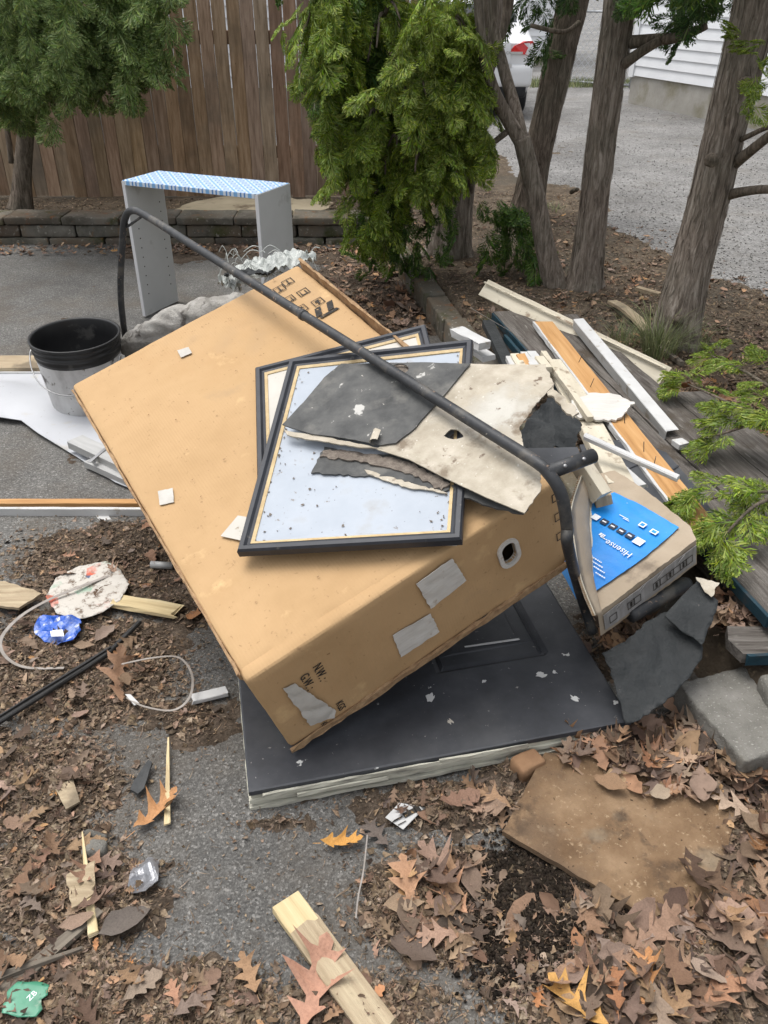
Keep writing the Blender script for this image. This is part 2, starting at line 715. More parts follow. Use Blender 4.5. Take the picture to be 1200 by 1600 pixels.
put(MB().add([(-150, -40, 0), (150, -40, 0), (150, 260, 0), (-150, 260, 0)], [(0, 1, 2, 3)]).mesh(), 'ground', ASPHALT, kind='structure')

# near asphalt with real unevenness and a worn surface, 6 mm over the far sheet
def grid(x0, x1, y0, y1, nx, ny, zf):
    xs, ys = np.linspace(x0, x1, nx + 1), np.linspace(y0, y1, ny + 1)
    X, Y = np.meshgrid(xs, ys)
    Z = zf(X, Y)
    V = np.stack([X, Y, Z], -1).reshape(-1, 3)
    i = np.arange(ny)[:, None] * (nx + 1) + np.arange(nx)[None]
    F = np.stack([i, i + 1, i + nx + 2, i + nx + 1], -1).reshape(-1, 4)
    return V, F, X, Y, Z


def asph(X, Y):
    return .006 + .012 * (fbm(X * 1.6, Y * 1.6, 4, 3) - .5) + .003 * (fbm(X * 22, Y * 22, 3, 8) - .5)


V, F, *_ = grid(-3.6, 2.2, .2, 5.9, 300, 300, asph)
put(npmesh(V, F), 'asphalt_surface', ASPHALT, kind='structure', smooth=True)

# raised bed behind the border, running into the gravel lot
LOTX = lambda Y: 1.0 + (8.8 - Y) * .206           # where the soil turns to gravel


def bedz(X, Y):
    lo = np.clip((X - BX(Y)) / .12, 0, 1) * np.where(Y < 5.95, 1, 1)
    lo = np.where(Y > 5.9, 1.0, lo)
    return lo * BEDZ - (1 - lo) * .05 + .03 * (fbm(X * 2.2, Y * 2.2, 4, 21) - .5) + .012 * (fbm(X * 18, Y * 18, 3, 22) - .5) * (lo > .5)


V, F, X, Y, Z = grid(-4.5, 3.2, .9, 9.2, 260, 260, bedz)
keep = ((X > BX(Y) - .02) | (Y > 5.92))
k4 = keep.ravel()
F = F[k4[F].all(1)]
put(npmesh(V, F), 'planting_bed', BED, kind='structure', smooth=True)


def lotz(X, Y):
    d = X - LOTX(Y) + (fbm(X * 1.2, Y * 1.2, 3, 31) - .5) * .7
    return BEDZ + np.clip(d * .12, -.14, .012) + .008 * (fbm(X * 4, Y * 4, 3, 33) - .5)


V, F, X, Y, Z = grid(.4, 9.4, 2.5, 16, 220, 260, lotz)
put(npmesh(V, F), 'gravel_lot', GRAVEL, kind='structure', smooth=True)
put(MB().add([(-60, 8.9, BEDZ - .02), (120, 8.9, BEDZ - .02), (120, 220, BEDZ - .02), (-60, 220, BEDZ - .02)], [(0, 1, 2, 3)])
    .add([(9.2, -20, BEDZ - .02), (120, -20, BEDZ - .02), (120, 8.9, BEDZ - .02), (9.2, 8.9, BEDZ - .02)], [(0, 1, 2, 3)]).mesh(), 'far_lot', GRAVEL, kind='structure')

# sandy pad on the bed in front of the fence
pl = GP(380, 322, .165)
sheet('sandy_patch', pl, [(255, 338), (300, 318), (345, 310), (455, 311), (520, 318), (505, 330), (440, 340), (340, 341)], .012, SAND, res=.08, jag=.03, jstep=.06,
      h=lambda u, v: .01 * mnoise.noise(Vector((u * 3, v * 3, 1))), kind='structure')

# ------------------------------------------------------------------ retaining wall along the back
WY = 5.8
wl = thing('retaining_wall', 'low mossy concrete block retaining wall in front of the board fence', 'wall', (-1.8, WY, 0))
bm = [rbox_mesh(.37, .2, .08, .012, (6, 3, 2), lambda p, n, k=k: .006 * mnoise.noise(p * 14 + Vector((k * 9, 0, 0))) + .003 * mnoise.noise(p * 55)) for k in range(3)]
cm = [rbox_mesh(.38, .25, .05, .01, (6, 4, 2), lambda p, n, k=k: .006 * mnoise.noise(p * 12 + Vector((k * 5, 3, 0))) + .003 * mnoise.noise(p * 50)) for k in range(3)]
for c in range(2):
    for i in range(13):
        x = -4.75 + i * .378 + (.19 if c else 0) + R.uniform(-.004, .004)
        if x > .12:
            continue
        put(bm[R.randrange(3)], 'block', BLOCKM, wl, Matrix.Translation((x, WY + .1 + .012 * c + R.uniform(-.006, .006), -.03 + .04 + c * .084)) @ Matrix.Rotation(R.uniform(-.012, .012), 4, 'Z'), True)
for i in range(13):
    x = -4.7 + i * .388
    if x < .1:
        put(cm[R.randrange(3)], 'cap_stone', BLOCKM, wl, Matrix.Translation((x, WY + .115 + R.uniform(-.008, .008), .163 + R.uniform(-.003, .003))) @ Matrix.Rotation(R.uniform(-.015, .015), 4, 'Z'), True)

# border of blocks running towards the camera from the end of the wall
bl = thing('block_border', 'low row of dirty concrete edging blocks between asphalt and cedar bed', 'border', (BX(5), 5, 0))
em = [rbox_mesh(.36, .11, .13, .012, (6, 3, 3), lambda p, n, k=k: .007 * mnoise.noise(p * 13 + Vector((k * 7, 1, 4))) + .003 * mnoise.noise(p * 50)) for k in range(3)]
ang = math.atan2(-1, .1886)
for i in range(12):
    y = 5.62 - i * .368
    if y < 1.75:
        break
    put(em[R.randrange(3)], 'edging_block', BLOCKM, bl, Matrix.Translation((BX(y) + .03, y, .06 + R.uniform(-.006, .006))) @ Matrix.Rotation(ang + R.uniform(-.03, .03), 4, 'Z'), True)

# ------------------------------------------------------------------ board fence
FY = 6.72
fe = thing('board_fence', 'tall brown vertical board fence behind the retaining wall', 'fence', (-1.6, FY, .15))
fms = []
for k in range(6):
    H, wb = 1.95, .0962
    V, F = [], []
    nz = 14
    for i in range(nz + 1):
        z = H * i / nz
        ww = (wb - .0005 - .011 * (z / H) ** 1.3) / 2
        if i == nz:
            ww *= .6
        off = .003 * mnoise.noise(Vector((z * 1.7, k * 5.0, 0)))
        wp = .004 * mnoise.noise(Vector((z * 1.1, k * 3.0, 4)))
        for (a, b) in ((-ww, -.009), (ww, -.009), (ww, .009), (-ww, .009)):
            V.append((a + off, b + wp, z))
    for i in range(nz):
        for q in range(4):
            F.append((i * 4 + q, i * 4 + (q + 1) % 4, i * 4 + 4 + (q + 1) % 4, i * 4 + 4 + q))
    F += [(3, 2, 1, 0), (nz * 4, nz * 4 + 1, nz * 4 + 2, nz * 4 + 3)]
    fms.append(mesh(V, F))
x = -4.3
i = 0
while x < .35:
    put(fms[R.randrange(6)], 'board', FENCEM, fe, Matrix.Translation((x, FY + R.uniform(-.004, .004), .14 + R.uniform(-.01, .01))) @ Matrix.Rotation(R.uniform(-.0035, .0035), 4, 'Y'))
    x += .0985
    i += 1
for z in (.45, 1.2, 1.9):
    plank('rail', (-4.4, FY + .045, z), (.4, FY + .045, z), .085, .04, FENCEM, fe, up=(0, 1, 0), step=.6)
for x in (-3.9, -1.92, .1):
    plank('post', (x, FY + .115, .0), (x, FY + .115, 2.05), .09, .09, FENCEM, fe, up=(0, 1, 0), step=.6)

# white neighbour house behind the fence (shows through the gaps)
nb = thing('neighbour_house', 'white wall glimpsed through the gaps between the fence boards', 'house', (-2, 10.4, 0))
for k in range(26):
    put(MB().add([(-7, -.02, 0), (7, -.02, 0), (7, 0, .115), (-7, 0, .115), (-7, .03, 0), (7, .03, 0), (7, .03, .115), (-7, .03, .115)],
                 [(0, 1, 2, 3), (0, 4, 5, 1), (5, 4, 7, 6), (3, 2, 6, 7), (0, 3, 7, 4), (1, 5, 6, 2)]).mesh() if k == 0 else nbm, 'clapboard', SIDING, nb,
        Matrix.Translation((-7.2, 10.4, .55 + k * .112)))
    if k == 0:
        nbm = nb.children[0].data
put(MB().box(-14.2, -.2, 10.37, 10.6, .05, .55).mesh(), 'foundation', FOUND, nb)

# ------------------------------------------------------------------ trees
def trunk_obj(name, P, rr, mat, parent, seg=28, n=14, flare=0, ridge=.07, loc=None, strips=0):
    Q = smooth_path(P, n)
    m = len(Q)
    rs = []
    for i in range(m):
        t = i / (m - 1) * (len(rr) - 1)
        a = int(min(t, len(rr) - 2))
        rs.append(rr[a] + (rr[a + 1] - rr[a]) * (t - a))
    L = [0]
    for a, b in zip(Q, Q[1:]):
        L.append(L[-1] + (b - a).length)
    if flare:
        rs = [r * (1 + flare * math.exp(-l / .11)) for r, l in zip(rs, L)]
    sd = R.uniform(0, 50)

    def disp(i, t):
        c, s_ = math.cos(t), math.sin(t)
        d = ridge * mnoise.noise(Vector((c * 5, s_ * 5, L[i] * 2.2 + sd)))
        d += ridge * .8 * mnoise.noise(Vector((c * 11, s_ * 11, L[i] * 3 + sd)))
        d += .07 * mnoise.noise(Vector((c * 1.3, s_ * 1.3, L[i] * 1.5 + sd)))
        if flare:
            d += .22 * math.exp(-L[i] / .09) * math.sin(5 * t + sd)
        return d
    loc = Vector(loc) if loc is not None else Q[0]
    V, F = tube([q - loc for q in Q], rs, seg, True, disp)
    o = put(mesh(V, F), name, mat, parent, Matrix.Translation(loc), True)
    if strips:
        SV, SF = [], []
        g = random.Random(strips)
        for k in range(strips):
            i0 = g.randrange(1, int((m - 2) * .72))
            ln = g.uniform(.05, .22)
            a = g.randrange(seg)
            hw = g.uniform(.003, .008)
            b0 = len(SV)
            i = i0
            while i < m - 2 and L[i] - L[i0] < ln:
                c_, cn = Q[i] - loc, V[i * seg + a]
                out = (cn - c_).normalized()
                ax = (Q[i + 1] - Q[i]).normalized()
                sd2 = ax.cross(out).normalized()
                s_ = (L[i] - L[i0]) / ln
                lift = .0015 + .004 * abs(s_ - .5) * 2 * (k % 3 == 0)
                w2 = hw * (1 - .75 * abs(2 * s_ - 1))
                p = cn + out * lift + sd2 * .004 * math.sin(6 * s_ + k)
                SV += [p - sd2 * w2, p + out * .0018, p + sd2 * w2]
                i += 1
            for q in range((len(SV) - b0) // 3 - 1):
                r0 = b0 + q * 3
                SF += [(r0, r0 + 3, r0 + 4, r0 + 1), (r0 + 1, r0 + 4, r0 + 5, r0 + 2)]
        so = put(mesh(SV, SF), 'peeling_bark', mat, parent, Matrix.Translation(loc))
        so['kind'] = 'stuff'
    return o


def spray_template(seed):
    """one flat arborvitae frond, length 1 along +x"""
    r = random.Random(seed)
    q = []

    def dia(a, b, wd):
        a, b = Vector(a), Vector(b)
        d = (b - a)
        nr = Vector((-d.y, d.x)).normalized() * wd
        m = a.lerp(b, .55)
        q.append((a, m + nr, b, m - nr))
    dia((0, 0), (.55, 0), .018)
    dia((.5, 0), (1, .02), .022)
    for i in range(9):
        t = .1 + .8 * i / 8.5
        for sgn in (-1, 1):
            ln = (.62 * (1 - t) + .13) * r.uniform(.75, 1.15) * (1 if t > .15 else .7)
            an = sgn * math.radians(r.uniform(34, 50))
            b0 = Vector((t + r.uniform(-.02, .02), 0))
            dr = Vector((math.cos(an), math.sin(an)))
            dia(b0, b0 + dr * ln, .02)
            for j in range(1, 5):
                s_ = j / 5
                for sg2 in (-1, 1):
                    if r.random() < .12:
                        continue
                    l2 = ln * (.48 * (1 - s_) + .14) * r.uniform(.8, 1.2)
                    a2 = an + sg2 * math.radians(r.uniform(28, 45))
                    c0 = b0 + dr * ln * s_
                    dia(c0, c0 + Vector((math.cos(a2), math.sin(a2))) * l2, .017)
    A = np.array([[(p.x, p.y, 0) for p in d] for d in q])       # (n,4,3)
    rz = np.random.default_rng(seed)
    A[:, :, 2] = -.22 * A[:, :, 0] ** 2 - .35 * np.abs(A[:, :, 1]) ** 1.5 + rz.normal(0, .012, (len(A), 1)) + .02 * rz.normal(0, 1, (len(A), 4))
    return A


SPR = [spray_template(k) for k in range(7)]


def place_sprays(P, D, N, S):
    """P positions, D axis directions, N approximate normals, S sizes -> verts, quads"""
    VS, n0, FS = [], 0, []
    for k in range(7):
        sel = np.arange(len(P)) % 7 == k
        if not sel.any():
            continue
        T = SPR[k].reshape(-1, 3)
        d = D[sel] / np.linalg.norm(D[sel], axis=1, keepdims=True)
        nn = N[sel] - d * (N[sel] * d).sum(1, keepdims=True)
        nn /= np.linalg.norm(nn, axis=1, keepdims=True) + 1e-9
        e = np.cross(nn, d)
        W = P[sel][:, None] + S[sel][:, None, None] * (T[None, :, :1] * d[:, None] + T[None, :, 1:2] * e[:, None] + T[None, :, 2:] * nn[:, None])
        W = W.reshape(-1, 3)
        VS.append(W)
        FS.append(np.arange(len(W)).reshape(-1, 4) + n0)
        n0 += len(W)
    return np.concatenate(VS), np.concatenate(FS)


def crown_points(blobs, droop=.55, size=(.12, .2), gap=.5, gs=2.6, seed=1, per=9, strand=1.3):
    """blobs: (centre, radii, count); sprays hang in clumps along short drooping branchlets"""
    g = np.random.default_rng(seed)
    P, D, N, S = [], [], [], []
    for c, rad, cnt in blobs:
        c, rad = np.array(c), np.array(rad)
        nc = max(2, cnt // per)
        u = g.normal(size=(nc * 3, 3))
        u /= np.linalg.norm(u, axis=1, keepdims=True)
        rr = g.uniform(.2, 1, nc * 3) ** .45
        p = c + u * rad * rr[:, None]
        nz = np.array([mnoise.noise(Vector(q * gs + seed)) for q in p])
        ok = nz > (gap - .5) * .7 - .12
        p, u = p[ok][:nc], u[ok][:nc]
        for q, v in zip(p, u):
            d0 = v + g.normal(0, .35, 3)
            d0[2] = d0[2] * .6 - droop - g.uniform(0, .4)
            d0 /= np.linalg.norm(d0)
            k = g.integers(per - 3, per + 4)
            t = np.linspace(-.6, .6, k)
            sz = g.uniform(size[0], size[1])
            P.append(q + d0 * t[:, None] * sz * strand + g.normal(0, .016, (k, 3)))
            dd = d0 + g.normal(0, .42, (k, 3))
            D.append(dd)
            nn = v + g.normal(0, .3, (k, 3))
            nn[:, 2] += .45
            N.append(nn)
            S.append(sz * g.uniform(.7, 1.15, k))
    return [np.concatenate(a) for a in (P, D, N, S)]


def crown(name, blobs, mat, parent, **kw):
    V, F = place_sprays(*crown_points(blobs, **kw))
    loc = WM[parent].translation
    return put(npmesh(V - np.array(loc), F), name, mat, parent, Matrix.Translation(loc))


def twigs(name, blobs, mat, parent, seed=3):
    """bare inner limbs running from each blob's core outwards"""
    g = random.Random(seed)
    mb = MB()
    for c, rad, cnt in blobs:
        for k in range(max(3, cnt // 60)):
            u = Vector((g.gauss(0, 1), g.gauss(0, 1), g.gauss(0, .8))).normalized()
            a = Vector(c) + Vector((0, 0, rad[2] * .3))
            b = Vector(c) + Vector((u.x * rad[0], u.y * rad[1], u.z * rad[2])) * .85
            mid = a.lerp(b, .5) + Vector((0, 0, .06))
            tube_obj(name, smooth_path([a, mid, b], 4), [.012 - .001 * i for i in range(9)], mat, parent, 5, WM[parent].translation)


# right-hand leaning trunk
b = at(1050, 547, BEDZ - .03)
t = thing('arborvitae_tree', 'thick leaning trunk at the far right with grass around its foot', 'tree', b)
Y0 = b.y
trunk_obj('trunk', [b, aty(1076, 430, Y0 + .02), aty(1110, 300, Y0 + .02), aty(1146, 150, Y0), aty(1180, 10, Y0 - .02), aty(1235, -260, Y0 - .05), aty(1280, -700, Y0)], [.094, .086, .082, .08, .08, .07, .05], BARK, t, 40, 22, .45, strips=260)
for q, r0 in (([(1148, 255), (1170, 238), (1200, 214), (1260, 170)], .026), ([(1140, 304), (1165, 299), (1200, 296), (1270, 300)], .022), ([(1150, 222), (1175, 210), (1200, 199), (1240, 190)], .012)):
    trunk_obj('limb', [aty(x, y, Y0 - .02 - .1 * i) for i, (x, y) in enumerate(q)], [r0, r0 * .8, r0 * .7, r0 * .5], BARKD, t, 12, 6, 0, .05, b)
for (x, y) in ((1112, 250), (1165, 130), (1060, 500)):
    p = aty(x, y, Y0 - .1)
    put(rbox_mesh(.05, .05, .05, .022, (2, 2, 2), lambda p, n: .008 * mnoise.noise(p * 60)), 'knot', BARKD, t, Matrix.Translation(p), True)
bl_ = [(aty(1230, -230, Y0), (.5, .5, .5), 160), (aty(1010, -330, Y0 + .3), (.5, .5, .4), 140)]
crown('crown', bl_, FOL_MID, t, seed=5)
crown('low_frond', [(aty(1182, 95, Y0 - .3), (.09, .1, .12), 16)], FOL_LITE, t, seed=6, size=(.08, .13))

# middle trunk
b = at(912, 458, BEDZ - .03)
t = thing('arborvitae_tree', 'straight bare trunk second from the right, branching near the top', 'tree', b)
Y0 = b.y
trunk_obj('trunk', [b, aty(922, 370, Y0), aty(938, 230, Y0), aty(955, 100, Y0), aty(970, -10, Y0), aty(995, -300, Y0), aty(1010, -600, Y0)], [.078, .072, .07, .07, .072, .065, .05], BARK, t, 36, 22, .45, strips=220)
for q, r0 in (([(985, 66), (1020, 62), (1060, 58), (1105, 40)], .03), ([(975, 100), (1000, 82), (1030, 64)], .026), ([(905, 35), (880, 50), (830, 40)], .012), ([(893, 300), (898, 297), (902, 296)], .012)):
    trunk_obj('limb', [aty(x, y, Y0 - .05 - .05 * i) for i, (x, y) in enumerate(q)], [r0, r0 * .85, r0 * .75, r0 * .5][:len(q)], BARKD, t, 12, 6, 0, .05, b)
crown('crown', [(aty(1050, -50, Y0 - .2), (.28, .2, .08), 60), (aty(1040, 45, Y0 - .2), (.05, .07, .08), 16), (aty(1085, 15, Y0 - .2), (.08, .08, .04), 12), (aty(960, -220, Y0), (.8, .6, .3), 220)], FOL_DARK, t, seed=8, size=(.1, .17))

# slender forked stem left of it
b = at(868, 452, BEDZ - .02)
t = thing('arborvitae_tree', 'slender forked stem just left of the straight bare trunk', 'tree', b)
Y0 = b.y
trunk_obj('trunk', [b, aty(851, 380, Y0), aty(836, 300, Y0), aty(815, 215, Y0)], [.055, .05, .047, .045], BARK, t, 22, 14, .3)
trunk_obj('limb', [aty(818, 228, Y0), aty(790, 180, Y0), aty(768, 130, Y0 - .05), aty(752, 60, Y0 - .1), aty(745, -60, Y0 - .1)], [.038, .034, .028, .024, .018], BARK, t, 18, 12, 0, .06, b)
trunk_obj('limb', [aty(816, 220, Y0), aty(803, 165, Y0 + .05), aty(786, 105, Y0 + .1), aty(772, 40, Y0 + .15), aty(770, -60, Y0 + .15)], [.034, .03, .028, .024, .018], BARK, t, 18, 12, 0, .06, b)
trunk_obj('twig', [aty(800, 200, Y0 + .02), aty(772, 222, Y0 - .02), aty(742, 248, Y0 - .04), aty(715, 262, Y0)], [.016, .014, .011, .007], BARKD, t, 10, 6, 0, .05, b)

# back trunk
b = at(822, 345, BEDZ - .02)
t = thing('arborvitae_tree', 'dark trunk in front of the parked car, leaning right', 'tree', b)
Y0 = b.y
trunk_obj('trunk', [b, aty(836, 260, Y0), aty(856, 170, Y0), aty(878, 70, Y0), aty(898, -10, Y0), aty(940, -250, Y0)], [.104, .094, .09, .094, .096, .07], BARKD, t, 34, 18, .4, strips=160)
crown('crown', [(aty(840, -90, Y0 - .1), (.7, .4, .2), 200), (aty(832, 15, Y0 - .2), (.1, .1, .1), 20), (aty(735, 20, Y0 + .4), (.12, .2, .25), 50)], FOL_DARK, t, seed=9, size=(.12, .2))

# big central arborvitae with hanging foliage
b = at(700, 402, BEDZ - .02)
t = thing('arborvitae_tree', 'bushy arborvitae hanging in front of the fence end, with bright green fronds', 'tree', b)
Y0 = b.y
trunk_obj('trunk', [b, aty(712, 320, Y0), aty(728, 220, Y0), aty(748, 120, Y0), aty(765, 20, Y0), aty(775, -200, Y0)], [.12, .1, .085, .072, .066, .05], BARK, t, 30, 18, .3, strips=120)
trunk_obj('limb', [aty(748, 150, Y0 + .1), aty(766, 90, Y0 + .2), aty(790, 10, Y0 + .3), aty(805, -120, Y0 + .3)], [.045, .042, .042, .03], BARKD, t, 20, 12, 0, .07, b)
trunk_obj('limb', [aty(735, 300, Y0 - .05), aty(740, 260, Y0 - .12), aty(752, 235, Y0 - .2)], [.02, .018, .012], BARKD, t, 10, 8, 0, .05, b)
bright = [(aty(690, 60, Y0 - .75), (.16, .2, .2), 150), (aty(640, 130, Y0 - .75), (.17, .18, .17), 150), (aty(710, 155, Y0 - .78), (.09, .12, .16), 90), (aty(600, 45, Y0 - .65), (.2, .18, .18), 150),
          (aty(655, 205, Y0 - .75), (.14, .14, .1), 90), (aty(550, 15, Y0 - .6), (.22, .2, .12), 110), (aty(722, 85, Y0 - .7), (.06, .1, .1), 30), (aty(708, 225, Y0 - .72), (.08, .1, .07), 40), (aty(590, 190, Y0 - .6), (.11, .1, .12), 50),
          (aty(530, 100, Y0 - .55), (.1, .12, .16), 60), (aty(570, 250, Y0 - .5), (.08, .1, .1), 34), (aty(625, 240, Y0 - .6), (.09, .1, .08), 34), (aty(500, 40, Y0 - .5), (.1, .1, .1), 44), (aty(545, 185, Y0 - .5), (.09, .1, .13), 56), (aty(548, 255, Y0 - .45), (.07, .09, .1), 40), (aty(605, 262, Y0 - .55), (.08, .09, .07), 40), (aty(655, 255, Y0 - .7), (.1, .1, .06), 44), (aty(735, 200, Y0 - .7), (.05, .08, .1), 28), (aty(745, 130, Y0 - .6), (.04, .06, .1), 30), (aty(738, 60, Y0 - .65), (.07, .1, .1), 44), (aty(728, 185, Y0 - .7), (.08, .1, .1), 54), (aty(560, 300, Y0 - .4), (.1, .1, .1), 46), (aty(600, 315, Y0 - .45), (.1, .1, .1), 40), (aty(515, 150, Y0 - .45), (.07, .1, .14), 40), (aty(660, 300, Y0 - .6), (.1, .1, .06), 30)]
dark = [(aty(570, 110, Y0 - .3), (.2, .18, .36), 220), (aty(590, 225, Y0 - .3), (.14, .14, .14), 80), (aty(520, 20, Y0 - .4), (.22, .18, .1), 80), (aty(640, 120, Y0 - .35), (.3, .2, .36), 230),
        (aty(605, 350, Y0 - .3), (.1, .1, .12), 50), (aty(700, 310, Y0 - .45), (.1, .1, .1), 34), (aty(745, 355, Y0 - .4), (.16, .12, .1), 70), (aty(795, 360, Y0 - .4), (.09, .1, .08), 36), (aty(655, 320, Y0 - .4), (.06, .08, .06), 16), (aty(672, 270, Y0 - .5), (.08, .1, .08), 26),
        (aty(430, -5, Y0 - .5), (.28, .2, .06), 44), (aty(600, -150, Y0 - .3), (.6, .5, .3), 170), (aty(635, 375, Y0 - .35), (.08, .08, .04), 16)]
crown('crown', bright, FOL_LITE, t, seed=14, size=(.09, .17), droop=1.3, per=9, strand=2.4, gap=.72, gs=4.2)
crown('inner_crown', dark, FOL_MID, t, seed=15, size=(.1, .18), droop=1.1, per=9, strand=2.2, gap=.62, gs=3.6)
twigs('branch', bright + dark[:6], BARKD, t)

# left arborvitae
b = at(33, 330, .15)
t = thing('arborvitae_tree', 'dark green arborvitae at the left edge with a thin trunk by the fence', 'tree', b)
Y0 = b.y
trunk_obj('trunk', [b, aty(36, 260, Y0), aty(44, 170, Y0), aty(50, 60, Y0), aty(55, -150, Y0)], [.07, .058, .052, .05, .04], BARKD, t, 20, 14, .3)
trunk_obj('limb', [aty(18, 255, Y0 + .1), aty(8, 180, Y0 + .1), aty(-6, 80, Y0 + .1)], [.02, .02, .015], BARKD, t, 10, 8, 0, .05, b)
lb = [(aty(50, 40, Y0 - .5), (.32, .25, .3), 360), (aty(160, 45, Y0 - .4), (.2, .2, .22), 210), (aty(95, 105, Y0 - .5), (.24, .2, .18), 200), (aty(190, 85, Y0 - .35), (.1, .12, .1), 50), (aty(15, 95, Y0 - .45), (.18, .16, .16), 90),
      (aty(120, -60, Y0 - .4), (.7, .5, .4), 330), (aty(95, 150, Y0 - .4), (.13, .12, .1), 54), (aty(30, 140, Y0 - .45), (.12, .12, .1), 44), (aty(200, 40, Y0 - .35), (.12, .12, .12), 54), (aty(260, -10, Y0 - .3), (.12, .12, .08), 30)]
crown('crown', lb, FOL_LEFT, t, seed=18, size=(.12, .2), droop=.9, gap=.62, per=9, strand=2.0, gs=3.4)
twigs('branch', lb[:4], BARKD, t, 8)

# low arborvitae boughs reaching in from the right
b = at(1290, 760, BEDZ)
t = thing('arborvitae_shrub', 'low arborvitae boughs reaching in at the right edge over the weathered boards', 'shrub', b)
bou = [([(1290, 760, .1), (1235, 690, .34), (1160, 640, .36), (1075, 600, .3)], .012), ([(1290, 760, .1), (1240, 640, .3), (1180, 590, .34), (1110, 555, .28)], .012),
       ([(1290, 770, .1), (1240, 770, .3), (1170, 770, .33), (1085, 785, .3)], .009), ([(1235, 690, .34), (1200, 660, .36), (1120, 680, .32)], .008), ([(1240, 770, .3), (1180, 790, .33), (1120, 850, .28)], .007), ([(1290, 760, .1), (1230, 620, .2), (1200, 560, .25)], .01)]
Ps, Ds, Ns, Ss = [], [], [], []
g = random.Random(5)
for pts, r0 in bou:
    Q = smooth_path([at(x, y, z) for x, y, z in pts], 10)
    trunk_obj('branch', [at(x, y, z) for x, y, z in pts], [r0, r0 * .7, r0 * .45, r0 * .25][:len(pts)], BARKD, t, 8, 8, 0, .05, b)
    for i, q in enumerate(Q):
        if i < len(Q) * .3:
            continue
        tg = (Q[min(i + 1, len(Q) - 1)] - Q[i - 1]).normalized()
        if i % 3 == 0 and i < len(Q) - 3:
            continue
        for k in range(1 if i < len(Q) - 2 else 3):
            sd_ = Vector((-tg.y, tg.x, 0)).normalized() * g.choice((-1, 1)) * g.uniform(.2, 1)
            d = tg * g.uniform(.3, 1) + sd_ + Vector((0, 0, g.uniform(-.25, .35)))
            Ps.append(q + Vector((g.gauss(0, .012), g.gauss(0, .012), g.gauss(0, .02))))
            Ds.append(d)
            Ns.append(Vector((g.gauss(0, .3), g.gauss(0, .3) - .2, 1)))
            Ss.append(g.uniform(.065, .125))
V, F = place_sprays(np.array(Ps), np.array(Ds), np.array(Ns), np.array(Ss))
put(npmesh(V - np.array(b), F), 'crown', FOL_LITE, t, Matrix.Translation(b))


# grass tufts
def tuft(name, c, n, hgt, spread, label, parent=None, cat='grass', mat=None):
    g = random.Random(int(c.x * 1000) + n)
    V, F = [], []
    for k in range(n):
        a = g.uniform(0, 6.28)
        r = spread * math.sqrt(g.random())
        p = Vector((r * math.cos(a), r * math.sin(a), -.01))
        l = Vector((math.cos(a) + g.gauss(0, .5), math.sin(a) + g.gauss(0, .5), 0)) * hgt * g.uniform(.15, .6)
        hh = hgt * g.uniform(.5, 1)
        wd = Vector((-l.y, l.x, 0)).normalized() * g.uniform(.0012, .0025)
        b0 = len(V)
        for s in (0, .4, .75):
            m = p + l * s * s + Vector((0, 0, hh * (s - .25 * s * s)))
            V += [m - wd * (1 - s * .7), m + wd * (1 - s * .7)]
        V.append(p + l + Vector((0, 0, hh * .72)))
        F += [(b0, b0 + 1, b0 + 3, b0 + 2), (b0 + 2, b0 + 3, b0 + 5, b0 + 4), (b0 + 4, b0 + 5, b0 + 6)]
    return put(mesh(V, F), name, mat or GRASSM, None, Matrix.Translation(c), label=label, cat=cat, kind='stuff')


tuft('grass_tuft', at(1028, 556, BEDZ), 300, .32, .07, 'long grass tuft growing round the foot of the leaning trunk')
tuft('grass_tuft', at(975, 535, BEDZ), 110, .14, .07, 'small grass tuft left of the leaning trunk')
tuft('grass_tuft', at(775, 510, BEDZ), 60, .09, .06, 'small weed tuft by the far end of the cream board')
tuft('grass_tuft', at(868, 328, BEDZ), 60, .09, .08, 'small green tuft on the gravel edge behind the trunks')
tuft('grass_tuft', at(1080, 545, BEDZ), 110, .2, .07, 'grass tuft right of the leaning trunk')

# ------------------------------------------------------------------ white house at the right
H0, H1 = at(982, 163, BEDZ), at(1200, 208, BEDZ)
hd = (H1 - H0).normalized()
ho = thing('white_house', 'white clapboard house with concrete foundation at the far right', 'house', H0)
HM = Matrix(((hd.x, -hd.y, 0, H0.x), (hd.y, hd.x, 0, H0.y), (0, 0, 1, BEDZ), (0, 0, 0, 1)))   # local -y side faces the lot? +x along the wall
hn = Vector((-hd.y, hd.x))
side = 1 if hn.dot(Vector((-H0.x, -H0.y))) < 0 else -1          # outward normal is -side*y
put(MB().box(-.02, 9, 0 if side > 0 else -5, 5 if side > 0 else 0, -.1, .36).mesh(), 'foundation', FOUND, ho, HM)
put(MB().box(0, 9, .03 if side > 0 else -5, 5 if side > 0 else -.03, .36, 3.3).mesh(), 'wall', SIDING, ho, HM)
cb = None
for k in range(24):
    e = .12
    if cb is None:
        o_ = -side
        cb = MB().add([(0, o_ * .026, 0), (9, o_ * .026, 0), (9, o_ * .006, e), (0, o_ * .006, e), (0, -o_ * .03, 0), (9, -o_ * .03, 0), (9, -o_ * .03, e), (0, -o_ * .03, e)],
                      [(0, 1, 2, 3), (0, 4, 5, 1), (5, 4, 7, 6), (3, 2, 6, 7), (0, 3, 7, 4), (1, 5, 6, 2)]).mesh()
    put(cb, 'clapboard', SIDING, ho, HM @ Matrix.Translation((0, 0, .36 + k * e)))
put(MB().box(-.05, .06, -.04, .05, .34, 3.3).mesh(), 'corner_board', SIDING, ho, HM)
